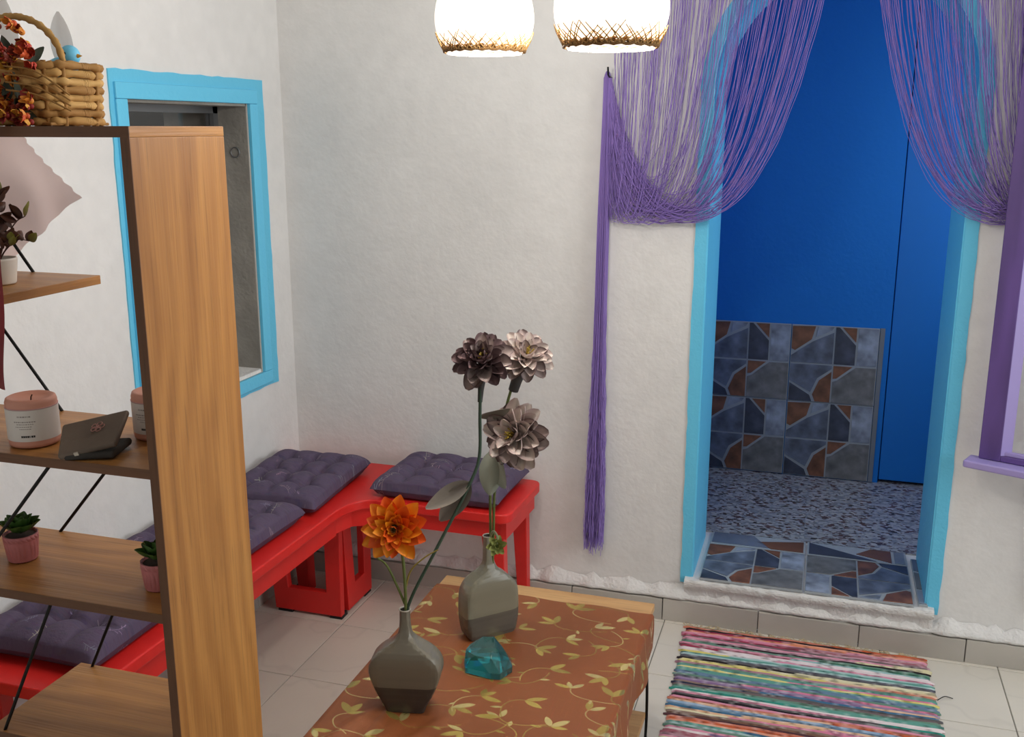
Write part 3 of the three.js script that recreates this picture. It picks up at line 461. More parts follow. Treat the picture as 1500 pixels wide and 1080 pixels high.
{
  const mauve = C('#94797a'), brown = C('#5c4648'), cream = C('#e6ddd2'), rose = C('#bda5a2'), pm = vc({ roughness: 0.7 });
  const gs = [petalGeo(0.046, 0.034, 0.85, 0.22, 0.72, (t, s) => mixc(mixc(rose, cream, 0.3), brown, 1.2 * s * s * s + 0.5 * sm(0.7, 1, t)), 9, 6, 0.45), petalGeo(0.043, 0.032, 0.95, 0.3, 0.7, (t, s) => mixc(mauve, brown, s * s + 0.4 * t), 9, 6, 0.45), petalGeo(0.048, 0.033, 0.8, 0.18, 0.72, (t, s) => mixc(cream, rose, 0.9 * s * s + 0.3 * t), 9, 6, 0.45)];
  const pale = [gs[0], gs[2], gs[2]], dusk = [gs[0], gs[1], gs[1]];
  const green = C('#8b9081'), grn2 = C('#5f675b'), lm = vc({ roughness: 0.75 });
  const calyx = (parent, p, q, r0, r1) => mesh('calyx', tubeG([p, p.clone().lerp(q, 0.3), p.clone().lerp(q, 0.7), q], (t) => lerp(r0, r1, t * t), 12), std({ color: C('#3a3634'), roughness: 0.8 }), parent);
  const stamens = (hd, n, seed) => { const r = rng(seed), mb = new MB(); for (let k = 0; k < n; k++) { const a = r() * 6.28, o = r() * 0.014; mb.tube([V(0, 0, 0), V(Math.cos(a) * o * 0.6, Math.sin(a) * o * 0.6, 0.014), V(Math.cos(a) * o, Math.sin(a) * o, 0.024 + r() * 0.008)], (t) => 0.0008 + 0.0012 * sm(0.7, 1, t), 5); } mesh('stamens', mb.geo(), std({ color: C('#b39a3a'), roughness: 0.7 }), hd); };
  const core = () => new THREE.SphereGeometry(0.012, 12, 10), coreM = std({ color: C('#5c4a40'), roughness: 0.8 });
  // a) long dark stem from the front vase, bent at the leaves
  {
    const base = [-0.81, 0.6, 1.37], f = thing('faded_flower', 'dusky mauve artificial flower on a long dark stem leaning out of the teardrop vase', 'flower', base, 'faded mauve flowers');
    const T = V(-0.674, 1.13, 1.26).sub(V(...base)), H = V(-0.672, 1.172, 1.25).sub(V(...base));
    mesh('stem', tubeG(curve([...relS(base, [[-0.816, 0.45, 1.367], [-0.811, 0.62, 1.367], [-0.8, 0.66, 1.366], [-0.747, 0.775, 1.345], [-0.685, 0.915, 1.3], [-0.67, 0.965, 1.285], [-0.672, 1.06, 1.27]]), T], 50), 0.0036, 7), M.stemDark, f);
    const lg = leafGeo(0.115, 0.05, C('#6b6560'), C('#8f8a80'), 0.2), k = relS(base, [[-0.685, 0.915, 1.3]])[0];
    for (const [dx, dy, dz, s, turn] of [[-0.75, -0.62, 0.1, 0.95, 0.9], [-0.6, -0.8, -0.2, 1.0, -0.6]]) { const o = mesh('leaf', lg, lm, f); o.position.copy(k); o.quaternion.setFromUnitVectors(V(0, 1, 0), V(dx, dy, dz).normalize()); o.rotateY(turn); o.scale.setScalar(s); }
    calyx(f, T.clone().add(V(0, -0.045, 0.004)), H.clone().add(V(0, -0.008, 0)), 0.005, 0.016);
    const hd = mesh('flower_head', core(), coreM, f); hd.position.copy(H); aim(hd, V(0.1, 0.75, 0.65));
    petals(hd, dusk, pm, [[12, 0.016, -0.35, 1.08, -0.01], [13, 0.018, 0.05, 1.0, -0.004], [12, 0.016, 0.4, 0.85, 0.002], [10, 0.012, 0.8, 0.7, 0.006], [7, 0.008, 1.15, 0.55, 0.009]], 14); stamens(hd, 8, 5);
  }
  // b) and c) in the rear vase
  {
    const base = [-0.74, 0.64, 1.0], f = thing('faded_flower', 'pale mauve artificial flower standing upright in the square-bodied vase', 'flower', base, 'faded mauve flowers');
    const H = V(-0.652, 1.128, 1.0).sub(V(...base));
    mesh('stem', tubeG(curve([...relS(base, [[-0.747, 0.45, 1.0], [-0.741, 0.66, 1.0], [-0.735, 0.85, 1.005], [-0.705, 0.98, 1.0], [-0.682, 1.06, 1.0]]), H], 44), 0.0036, 7), M.stemGreen, f);
    const lg = leafGeo(0.1, 0.06, C('#a6aa9a'), C('#7c8376'), 0.2), k = relS(base, [[-0.73, 0.895, 1.02]])[0];
    for (const [dx, dy, dz, s, turn] of [[0.1, -0.75, 0.6, 1.05, 0.3], [0.55, -0.65, 0.3, 1.0, -0.5]]) { const o = mesh('leaf', lg, lm, f); o.position.copy(k); o.quaternion.setFromUnitVectors(V(0, 1, 0), V(dx, dy, dz).normalize()); o.rotateY(turn); o.scale.setScalar(s); }
    calyx(f, H.clone().add(V(-0.03, -0.085, 0)), H.clone().add(V(-0.006, -0.01, 0)), 0.012, 0.02);
    const hd = mesh('flower_head', core(), coreM, f); hd.position.copy(H); aim(hd, V(0.35, 0.7, 0.5));
    petals(hd, pale, pm, [[11, 0.015, -0.35, 1.1, -0.01], [12, 0.016, 0.05, 1.05, -0.004], [11, 0.014, 0.4, 0.9, 0.002], [8, 0.01, 0.85, 0.7, 0.006]], 24); stamens(hd, 8, 6);
  }
  {
    const base = [-0.735, 0.64, 1.005], f = thing('faded_flower', 'drooping cream and mauve artificial flower showing yellow stamens, in the square-bodied vase', 'flower', base, 'faded mauve flowers');
    const H = V(-0.662, 0.95, 1.05).sub(V(...base));
    mesh('stem', tubeG(curve([...relS(base, [[-0.742, 0.45, 0.998], [-0.732, 0.66, 1.004], [-0.722, 0.8, 1.02], [-0.7, 0.9, 1.035]]), H], 40), 0.0034, 7), M.stemGreen, f);
    const o = mesh('leaf', leafGeo(0.09, 0.04, C('#6d685f'), C('#8d8a80'), 0.1), lm, f); o.position.copy(relS(base, [[-0.748, 0.985, 1.05]])[0]); o.quaternion.setFromUnitVectors(V(0, 1, 0), V(0.85, 0.45, 0.2).normalize()); o.rotateY(0.7);
    const hd = mesh('flower_head', core(), coreM, f); hd.position.copy(H); aim(hd, V(-0.35, 0.3, 0.85));
    petals(hd, pale, pm, [[12, 0.014, -0.3, 1.45, -0.012], [13, 0.014, 0.02, 1.4, -0.006], [12, 0.012, 0.35, 1.25, 0.0], [7, 0.01, 0.75, 0.9, 0.004]], 37); stamens(hd, 22, 7);
  }
  // small green rosette curling over the neck of the rear vase
  {
    const base = [-0.738, 0.655, 1.01], f = thing('green_rosette', 'small green artificial succulent rosette hooked over the square-bodied vase neck', 'flower', base), H = V(-0.713, 0.657, 1.035).sub(V(...base));
    mesh('stem', tubeG(curve([V(-0.002, -0.02, -0.008), V(0.002, 0.02, -0.003), V(0.012, 0.032, 0.008), V(0.024, 0.024, 0.018), H], 24), 0.0032, 7), std({ color: C('#8f9472'), roughness: 0.7 }), f);
    const hd = mesh('flower_head', new THREE.SphereGeometry(0.006, 10, 8), M.stemGreen, f); hd.position.copy(H); aim(hd, V(0.35, 0.3, 0.9));
    petals(hd, [petalGeo(0.022, 0.016, 0.5, 0.2, 0.8, (t, s) => mixc(C('#6f7d3c'), C('#a8ad62'), t))], vc({}), [[6, 0.004, 0.1, 1.05, -0.003], [6, 0.004, 0.5, 0.85, 0.0], [4, 0.002, 1.0, 0.6, 0.003]], 44);
  }
}
// ------------------------------------------------------------------ rag rug
{
  const t = thing('rag_rug', 'multicoloured striped rag rug on the floor before the arched doorway', 'rug', [0.02, 0, 0.6]);
  const pal = { o: '#c8623c', s: '#e08f6c', p: '#d982a0', r: '#9c3450', w: '#e6d8da', m: '#b98696', g: '#3f7a62', t: '#2e9080', l: '#9cc0c0', b: '#3f6f92', n: '#2b2f48', k: '#241a20', c: '#ded6ae', y: '#e2d47c', e: '#e0b48e', v: '#8a6d98', z: '#7d5d4c', d: '#56343a', q: '#7fa4c8' };
  const seq = 'oospprmdpmggprwwpltlnkcyeogtyttbbgnvezkdgttwpkkpoeqbepczdkoostlgpwrrmpcytkbvwpoogtewnkmrpsytbgcekpwotdlqmprgkyewv';
  const warp = grey(64, 8, (u, v) => 0.5 + 0.5 * Math.sin(u * 6.283 * 8)), mat = std({ vertexColors: true, roughness: 0.95, bumpMap: warp, bumpScale: 0.002 });
  const r = rng(2024), n = seq.length, pitch = 0.0094, keys = Object.keys(pal), seg = 64;
  mesh('warp_backing', box(-0.345, 0.37, 0.0005, 0.003, -0.55, -0.55 + n * pitch, 0.001), std({ color: C('#4a4048'), roughness: 0.95 }), t);
  for (let k = 0; k < n; k++) {
    const main = C(pal[seq[k]]).lerp(C('#ffffff'), 0.1), alt = C(pal[r() > 0.5 ? seq[Math.max(0, k - 1)] : keys[Math.floor(r() * keys.length)]]), cut = r() > 0.45 ? 0.15 + 0.7 * r() : 2, sid = r() > 0.5, ph = r() * 6, dark = C(pal.k), fl = r() > 0.6 ? 0.25 : 0.08;
    const z0 = -0.55 + (k + 0.5) * pitch, w = pitch * (0.56 + r() * 0.1), l = -0.385 + (r() - 0.5) * 0.014 + 0.035 * k / n, rt = 0.382 + (r() - 0.5) * 0.014 + 0.02 * k / n;
    const cols = Array.from({ length: seg + 1 }, (_, i) => { const u = i / seg, c = ((u < cut) === sid || cut > 1 ? main : alt).clone(); const q = r(); if (q < fl) c.lerp(dark, 0.45); else if (q > 0.86) c.lerp(C('#ffffff'), 0.18); return c; });
    const mb = new MB(), P = [[-1, 0], [-0.75, 0.62], [0, 1], [0.75, 0.62], [1, 0]];
    mb.grid(seg, 4, (u, v) => { const p = P[Math.round((1 - v) * 4)], i = Math.round(u * seg), hgt = (0.0058 + 0.0016 * Math.sin(u * 40 + ph) * Math.sin(u * 13 + ph * 3)) * sm(0, 0.012, u) * sm(0, 0.012, 1 - u); return [lerp(l, rt, u), 0.002 + p[1] * hgt, z0 + p[0] * w + 0.0022 * Math.sin(u * 9 + k * 0.35 + ph * 0.15) + 0.003 * Math.sin(u * 3 + 1), cols[i], u * 1.6, v]; });
    mesh('weft_strip', mb.geo(), mat, t);
  }
  const fr = new MB(), q = rng(88); for (let k = 0; k < 90; k++) { const x = -0.38 + 0.75 * k / 90 + (q() - 0.5) * 0.01, p = []; let dx = (q() - 0.5) * 0.03; for (let i = 0; i <= 6; i++) p.push(V(x + dx * i / 3 + Math.sin(i * 1.3 + k) * 0.005, 0.003 + 0.002 * Math.abs(Math.sin(i + k)), -0.546 - 0.0035 * i * (0.4 + q()))); fr.tube(p, 0.0011, 4); }
  const f = mesh('fringe', fr.geo(), std({ color: C('#cbb894'), roughness: 0.95 }), t); f.userData.kind = 'stuff';
  mesh('loose_thread', tubeG(curve([V(0.39, 0.004, -0.31), V(0.405, 0.008, -0.325), V(0.415, 0.006, -0.335), V(0.435, 0.003, -0.335)], 16), 0.0014, 5), M.rubber, t);
}
// ------------------------------------------------------------------ string curtain
{
  const hang = 2.32;
  const rod = thing('curtain_rod', 'thin dark curtain rod above the arched doorway', 'curtain rod', [0, hang, 0.045]);
  mesh('rod', tubeG([V(-0.75, 0, 0), V(0, 0, 0), V(0.82, 0, 0)], 0.008, 10), M.black, rod);
  for (const x of [-0.7, 0.76]) mesh('bracket', box(x - 0.008, x + 0.008, -0.02, 0.012, -0.045, 0.0, 0.002), M.black, rod);
  // a string slung between its place on the rod and the hook, as a catenary whose lowest point is at yl
  function cat(T, H, yl, n) {
    const dx = T.x - H.x, adx = Math.abs(dx), dy = T.y - H.y; let lo = Math.hypot(dx, dy) * 1.0005, hi = 6, best = null;
    for (let it = 0; it < 46; it++) {
      const s = (lo + hi) / 2, k = Math.sqrt(s * s - dy * dy) / adx; let a0 = 1e-3, a1 = 60; // solve sinh(b)/b = k
      for (let q = 0; q < 50; q++) { const m = (a0 + a1) / 2; (Math.sinh(m) / m < k) ? a0 = m : a1 = m; }
      const a = adx / (2 * a0), xm = adx / 2 - a * Math.atanh(clamp(dy / s, -0.999999, 0.999999)), low = H.y - a * (Math.cosh(xm / a) - 1);
      best = { a, xm, s }; (xm > 0 && low < yl) ? hi = s : lo = s;
    }
    const { a, xm, s } = best, pts = [], h0 = a * Math.sinh(-xm / a);
    for (let i = 0; i <= n; i++) { const L = h0 + s * i / n, x = xm + a * Math.asinh(L / a), y = H.y + a * Math.cosh((x - xm) / a) - a * Math.cosh(xm / a); pts.push(V(H.x + Math.sign(dx) * x, y, 0)); }
    return pts;
  }
  function half(label, hook, x0, x1, n, low0, low1, tail, seed) {
    const t = thing('string_curtain', label, 'curtain', [hook.x, hook.y, hook.z]), r = rng(seed), mb = new MB(), tl = new MB(), bx = hook.x, by = hook.y, bz = hook.z;
    for (let k = 0; k < n; k++) {
      const f = (k + r() * 0.9) / n, grp = 0.006 * Math.sin(f * 46 + r() * 0.5), x = lerp(x0, x1, f) + grp, H = V(hook.x + (r() - 0.5) * 0.012, hook.y - r() * 0.02, 0), T = V(x, hang, 0);
      if (Math.abs(T.x - H.x) < 0.02) T.x = H.x + Math.sign(x1 - x0) * 0.02;
      const yl = lerp(low0, low1, f) + (r() - 0.5) * 0.05 + (r() < 0.25 ? r() * 0.22 : 0) * (1 - f), p = cat(T, H, yl, 46), ph = r() * 6, za = 0.012 + 0.035 * r();
      p.forEach((q, i) => { const u = i / 46; q.x += 0.0016 * Math.sin(u * 60 + ph) * Math.sin(u * 3.1); q.z = lerp(hook.z - 0.006, za + 0.006, Math.min(1, u * 3)) + 0.0016 * Math.sin(u * 47 + ph * 2); if (q.z < 0.008) q.z = 0.008; });
      mb.tube(p.map((q) => q.clone().sub(V(bx, by, bz))), 0.00105, 3, null, false);
      // the end that falls from the hook
      const e = 0.21 + 0.12 * r() * r() + 0.05 * r(), sx = (r() - 0.5), sz = r(), w = []; for (let i = 0; i <= 30; i++) { const u = i / 30, y = lerp(hook.y + 0.02 - 0.1 * sx * sx, e, u), sp = lerp(0.022, 0.036, sm(0, 0.35, u)) + 0.03 * sm(0.45, 1, u); w.push(V(hook.x + tail * (0.008 + 0.012 * u) + sx * sp + 0.003 * sm(0.4, 0.8, u) * Math.sin(u * 70 + ph), y, 0.012 + sz * lerp(0.016, 0.045, u) + 0.003 * sm(0.4, 0.8, u) * Math.cos(u * 63 + ph * 3))); }
      tl.tube(w.map((q) => q.clone().sub(V(bx, by, bz))), 0.0011, 3, null, false);
    }
    const a = mesh('slung_strings', mb.geo(), M.string, t); a.userData.kind = 'stuff'; const b = mesh('tassel_strings', tl.geo(), M.string, t); b.userData.kind = 'stuff';
    return t;
  }
  half('purple string curtain slung to the hook beside the bench, its tail falling to the floor', V(-0.672, 1.80, 0.03), -0.655, -0.005, 190, 1.37, 1.385, -1, 51);
  half('purple string curtain drawn aside behind the purple window casement', V(0.73, 1.76, 0.03), 0.72, 0.035, 200, 1.39, 1.405, 1, 52);
  for (const [x, label] of [[-0.672, 'iron nail holding back the curtain beside the bench'], [0.73, 'iron nail holding back the curtain behind the purple casement']]) {
    const nl = thing('wall_nail', label, 'nail', [x, x > 0 ? 1.76 : 1.80, 0], 'nails that hold the string curtains'); mesh('shank', tubeG([V(0, 0, -0.01), V(0, 0.002, 0.03), V(0, 0.008, 0.05), V(0, 0.03, 0.055)], 0.003, 8), M.black, nl);
  }
}
// ------------------------------------------------------------------ purple casement, half open against the wall
{
  const a = 0.40, y0 = 0.692, y1 = 2.05, w = 0.5, sw = 0.06, t = thing('window_casement', 'purple wooden window casement with lilac ledge standing ajar from the back wall', 'window', [0.495, y0, 0.03], null, -a);
  const H = y1 - y0, d = 0.04;
  mesh('stile', box(0, sw, 0, H, 0, d, 0.003), M.purple, t); mesh('stile', box(w - sw, w, 0, H, 0, d, 0.003), M.purple, t);
  mesh('rail', box(sw, w - sw, H - sw, H, 0, d - 0.002, 0.003, 'x'), M.purple, t); mesh('rail', box(sw, w - sw, 0, 0.018, 0, d - 0.002, 0.003, 'x'), M.purple, t);
  const bead = poly([[0, 0], [0.024, 0], [0.0, 0.024]]);
  for (const [x, flip] of [[sw, 1], [w - sw, -1]]) { const g = extr(bead, H - sw - 0.018); g.rotateX(-Math.PI / 2); g.scale(flip, 1, -1); g.translate(x, 0.018, 0.014); const gg = g.toNonIndexed ? (g.index ? g.toNonIndexed() : g) : g; gg.computeVertexNormals(); mesh('glazing_bead', gg, M.lilac, t); }
  mesh('pane', box(sw - 0.004, w - sw + 0.004, 0.014, H - sw + 0.004, 0.009, 0.013), M.glass, t);
  mesh('bottom_bead', box(sw, w - sw, 0.018, 0.03, 0.014, 0.03, 0.002, 'x'), M.lilac, t);
  mesh('ledge', box(-0.03, w + 0.03, -0.024, -0.001, 0.012, 0.085, 0.006, 'x'), M.lilac, t);
  mesh('hinge', merge([0.25, 1.1].map((y) => box(-0.006, 0.012, y, y + 0.06, -0.006, 0.004))), M.aluminium, t);
}
// ------------------------------------------------------------------ pendant lamps
{
  const glow = std({ color: C('#fff6e6'), emissive: C('#fff3e2'), emissiveIntensity: 5.5, roughness: 0.8 }), bulbM = std({ color: C('#ffffff'), emissive: C('#fff3e0'), emissiveIntensity: 20 });
  const rattan = std({ color: C('#a9834e'), roughness: 0.8 }), rattan2 = std({ color: C('#7d5a30'), roughness: 0.8 });
  const R = 0.109, yb = -0.07;
  const rr = (y) => y < 0 ? lerp(0.083, R, Math.sin(clamp((y - yb) / -yb) * Math.PI / 2)) : R * Math.sqrt(Math.max(0, 1 - (y / 0.125) ** 2)) ;
  function lamp(pos, label, seed, watts) {
    const t = thing('pendant_lamp', label, 'lamp', pos, 'woven pendant lamps above the low table'), r = rng(seed);
    const prof = []; for (let k = 0; k <= 24; k++) { const y = lerp(yb, 0.112, k / 24); prof.push(new THREE.Vector2(rr(y) - 0.002, y)); }
    const sh = mesh('lamp_shade', new THREE.LatheGeometry(prof, 48), glow, t);
    // woven strands: two families of slanting turns, and the thick brown bottom rim
    const tw = new MB(); for (let f = 0; f < 2; f++) for (let k = 0; k < 54; k++) { const a0 = k / 54 * 6.283 + r() * 0.08, p = []; const y1 = -0.07 + 0.006, y2 = y1 + 0.018 + r() * 0.02; for (let i = 0; i <= 6; i++) { const u = i / 6, y = lerp(y1, y2, u), a = a0 + (f ? 1 : -1) * u * 0.28; const q = rr(y) + 0.0022; p.push(V(Math.cos(a) * q, y, Math.sin(a) * q)); } tw.tube(p, (u) => 0.0016 * (1 - 0.5 * u), 5); }
    mesh('woven_strands', tw.geo(), rattan, sh);
    const rim = new MB(); for (let j = 0; j < 3; j++) { const p = []; for (let k = 0; k < 72; k++) { const a = k / 72 * 6.283, q = 0.0868 + 0.0016 * Math.sin(k * 1.9 + j * 2); p.push(V(Math.cos(a) * q, yb + 0.005 + 0.0045 * j + 0.0014 * Math.cos(k * 1.9 + j * 2), Math.sin(a) * q)); } rim.tube(p, 0.0032, 6, null, false, true); } mesh('rim', rim.geo(), rattan2, t);
    mesh('bulb', (() => { const g = new THREE.LatheGeometry([[0, -0.055], [0.018, -0.052], [0.03, -0.035], [0.032, -0.018], [0.022, 0.008], [0.013, 0.025], [0.013, 0.05], [0, 0.05]].map((q) => new THREE.Vector2(...q)), 24); return g; })(), bulbM, t);
    mesh('socket', tubeG([V(0, 0.045, 0), V(0, 0.1, 0), V(0, 0.13, 0)], 0.018, 16), M.black, t);
    mesh('cord', tubeG([V(0, 0.13, 0), V(0, 0.5, 0), V(0, HC - pos[1] - 0.03, 0)], 0.0035, 8), M.black, t);
    mesh('ceiling_cap', new THREE.CylinderGeometry(0.05, 0.05, 0.03, 24).translate(0, HC - pos[1] - 0.016, 0), M.black, t);
    const l = new THREE.PointLight(new THREE.Color(1.0, 0.965, 0.92), watts, 0, 2); l.castShadow = true; l.shadow.radius = 3.5; l.position.set(0, -0.02, 0); t.add(l); return t;
  }
  lamp([-0.735, 1.875, 1.04], 'glowing woven pendant lamp hanging nearer to the bench', 1, 3.2); lamp([-0.408, 1.862, 1.27], 'glowing woven pendant lamp hanging nearer to the purple curtain', 2, 3.6);
}
// ------------------------------------------------------------------ zigzag shelf unit
const SB = 1.655, SF = 1.905, BT = 0.0165, S1 = 1.383, S2 = 1.112, S3 = 0.856, S4 = 0.562, STOP = 1.652;
{
  const t = thing('shelf_unit', 'tall oak bookcase with staggered shelves and black diagonal rods', 'shelf', [-1.4, 0, 1.78]), o3 = V(-1.4, 0, 1.78);
  const bx = (name, x0, x1, y0, y1, grain, off) => { const g = box(x0, x1, y0, y1, SB, SF - 0.0008, 0.0012, grain, off); g.translate(-o3.x, 0, -o3.z); const o = mesh(name, g, M.oak, t); const e = box(x0, x1, y0, y1, SF - 0.0008, SF + 0.0004, 0, grain, off); e.translate(-o3.x, 0, -o3.z); mesh('edge_band', e, M.edge, o); return o; };
  bx('side_panel', -1.0165, -1.0, 0, STOP - BT, 'y', 0.11); bx('side_panel', -1.79, -1.7735, 0, STOP - BT, 'y', 0.4);
  bx('top_board', -1.79, -1.0, STOP - BT, STOP, 'x', 0.2);
  bx('shelf_board', -1.7735, -1.283, S1 - BT, S1, 'x', 0.33); bx('shelf_board', -1.7735, -1.0165, S2 - BT, S2, 'x', 0.5); bx('shelf_board', -1.7735, -1.0165, S3 - BT, S3, 'x', 0.71); bx('shelf_board', -1.425, -1.0165, S4 - BT, S4, 'x', 0.9); bx('shelf_board', -1.7735, -1.0165, 0.08, 0.08 + BT, 'x', 0.15);
  const rods = [[-1.43, S1, -1.615, STOP - BT], [-1.398, S2, -1.592, S1 - BT], [-1.435, S3, -1.222, S2 - BT], [-1.392, S4, -1.252, S3 - BT], [-1.392, S4 - BT, -1.56, 0.08 + BT]];
  for (const z of [SB + 0.006, SF - 0.008]) rods.forEach(([x0, y0, x1, y1], k) => { if (k < 2 && z > 1.8) return; mesh('rod', tubeG([V(x0, y0, z), V((x0 + x1) / 2, (y0 + y1) / 2, z), V(x1, y1, z)].map((p) => p.sub(o3)), 0.0032, 8), M.black, t); });
}
// candles in jars
{
  const wax = std({ color: C('#d79a86'), roughness: 0.5 }), lab = canvasTex(1024, 256, (c, w, h) => {
    c.fillStyle = '#ded8d2'; c.fillRect(0, 0, w, h); c.fillStyle = '#b9a79f'; c.fillRect(0, 0, w, 6);
    const r = rng(12); c.fillStyle = '#8f8580';
    for (const [y, n, hh] of [[48, 7, 10], [92, 10, 8], [112, 8, 6], [132, 9, 6], [150, 6, 6]]) { let x = 512 - n * 8.5; for (let k = 0; k < n; k++) { const q = 5 + r() * 9; c.fillRect(x, y, q, hh); x += q + 4; } }
    c.fillStyle = '#1d1a19'; let x = 468; for (const q of [11, 11, 10, 12, 5, 12, 10]) { c.fillRect(x, 206, q, 16); x += q + (q === 5 ? 5 : 2); }
  });
  const labM = std({ map: lab, roughness: 0.6 }), wick = std({ color: C('#4a3a30'), roughness: 0.9 });
  function candle(pos, label, turn) {
    const t = thing('jar_candle', label, 'candle', pos, 'pink candles on the shelf', turn), R = 0.042, H = 0.086;
    mesh('wax', new THREE.LatheGeometry([[0, 0], [R - 0.006, 0], [R - 0.001, 0.003], [R, 0.008], [R, H - 0.008], [R - 0.002, H - 0.002], [R - 0.006, H], [R - 0.012, H - 0.004], [R - 0.02, H - 0.007], [0.004, H - 0.009], [0, H - 0.009]].map((p) => new THREE.Vector2(...p)), 48), wax, t);
    const l = new THREE.CylinderGeometry(R + 0.0006, R + 0.0006, 0.056, 48, 1, true); l.translate(0, 0.042, 0); l.rotateY(Math.PI); mesh('paper_label', l, labM, t);
    mesh('seam_line', tubeG(Array.from({ length: 48 }, (_, k) => V(Math.cos(k / 48 * 6.283) * (R + 0.0003), 0.0705, Math.sin(k / 48 * 6.283) * (R + 0.0003))), 0.0009, 5, true), std({ color: C('#c99'), roughness: 0.6 }), t);
    mesh('wick', tubeG([V(0, H - 0.01, 0), V(0.001, H - 0.003, 0), V(0.003, H + 0.001, 0)], 0.0011, 6), wick, t);
  }
  candle([-1.298, S2 + 0.0005, 1.842], 'pink pillar candle with a printed white label, clear of the purse', 0.52); candle([-1.117, S2 + 0.0005, 1.742], 'pink pillar candle tucked between the purse and the oak side panel', 0.2);
}
// folded purse
{
  const leather = std({ map: tex(256, 256, (u, v) => { const k = 0.85 + 0.25 * fbm(u, v, 12, 12, 4, 401); return [112 * k, 98 * k, 86 * k]; }), roughness: 0.7, bumpMap: rep(plasterBump, 3, 3), bumpScale: 0.001 }), lining = std({ color: C('#35322f'), roughness: 0.85 });
  const t = thing('folded_purse', 'taupe folded fabric purse with a small pink motif, propped open on the shelf', 'purse', [-1.153, S2 + 0.004, 1.862], null, 0.35);
  const pad = (w, d, th, y) => { const g = new RoundedBoxGeometry(w, th, d, 4, th * 0.48); const p = g.attributes.position; for (let i = 0; i < p.count; i++) { const x = p.getX(i) / w, z = p.getZ(i) / d; p.setY(i, p.getY(i) + 0.004 * Math.sin(x * 7) * Math.cos(z * 5)); p.setX(i, p.getX(i) * (1 - 0.16 * (z + 0.5))); } g.translate(0, y, 0); g.computeVertexNormals(); return boxUV(g.index ? g.toNonIndexed() : g); };
  const lo = mesh('lower_fold', pad(0.1, 0.075, 0.014, 0.005), lining, t); lo.rotation.set(0.02, 0, 0.04);
  const up = mesh('upper_fold', pad(0.118, 0.085, 0.012, 0), leather, t); up.position.set(-0.006, 0.029, -0.002); up.rotation.set(0.42, 0.1, 0.2);
  const motif = new MB(); const r = rng(5); for (let k = 0; k < 5; k++) { const a = k * 1.2566, p = []; for (let i = 0; i <= 14; i++) { const u = i / 14, q = 0.012 * Math.sin(u * Math.PI); p.push(V(0.012 + Math.cos(a + 0.5 * Math.sin(u * 6.28)) * q, 0.0082, -0.008 + Math.sin(a + 0.5 * Math.sin(u * 6.28)) * q)); } motif.tube(p, 0.0008, 5); }
  mesh('stitched_motif', motif.geo(), std({ color: C('#b07f76'), roughness: 0.7 }), up);
  const zip = mesh('zip', box(-0.04, 0.035, -0.003, 0.002, 0.036, 0.041, 0.001, 'x'), std({ color: C('#2a2a2c'), roughness: 0.5, metalness: 0.3 }), up); mesh('zip_pull', box(-0.022, -0.014, -0.004, 0.004, 0.039, 0.044, 0.001), std({ color: C('#c9c4ba'), metalness: 0.7, roughness: 0.35 }), zip);
}
// pink pots with succulents
{
  const potM = std({ color: C('#cf7f80'), roughness: 0.55, bumpMap: grey(256, 128, (u, v) => Math.abs(Math.sin(u * 6.283 * 11 + Math.sin(v * 14) * 1.5)) * Math.abs(Math.sin(v * 22))), bumpScale: 0.002 }), soil = std({ color: C('#3a2a20'), roughness: 0.95 });
  function pot(pos, label, seed) {
    const t = thing('potted_succulent', label, 'plant', pos, 'small succulents in pink pots'), R = 0.031, H = 0.052;
    mesh('pot', new THREE.LatheGeometry([[0, 0], [R * 0.8, 0], [R * 0.86, 0.003], [R, H * 0.8], [R, H], [R - 0.003, H], [R - 0.004, H - 0.008], [0, H - 0.008]].map((p) => new THREE.Vector2(...p)), 40), potM, t);
    mesh('soil', (() => { const g = new THREE.CylinderGeometry(R - 0.0045, R - 0.0045, 0.004, 24); g.translate(0, H - 0.006, 0); return g; })(), soil, t);
    const r = rng(seed), lm = vc({ roughness: 0.4 }), lg = petalGeo(0.04, 0.03, 0.7, 0.25, 0.75, (u, s) => mixc(C('#24401c'), C('#48702c'), u * 0.8 + 0.1 * s));
    for (let k = 0; k < 15; k++) { const row = k < 6 ? 0 : k < 11 ? 1 : 2, a = k * 2.4 + r() * 0.4, el = [0.35, 0.8, 1.2][row], o = mesh('leaf', lg, lm, t); o.position.set(Math.cos(a) * 0.004, H + 0.0, Math.sin(a) * 0.004); const dir = V(Math.cos(a) * Math.cos(el), Math.sin(el), Math.sin(a) * Math.cos(el)); const z = V(0, 1, 0).addScaledVector(dir, -dir.y).normalize(), x = dir.clone().cross(z); o.quaternion.setFromRotationMatrix(new THREE.Matrix4().makeBasis(x, dir, z)); o.scale.setScalar([1, 0.95, 0.85][row]); }
  }
  pot([-1.408, S3 + 0.0005, 1.79], 'pink textured pot with a green succulent standing in the lamp light of the shelf', 61); pot([-1.085, S3 + 0.0005, 1.815], 'pink textured pot with a dark succulent tucked against the oak side panel', 62);
}
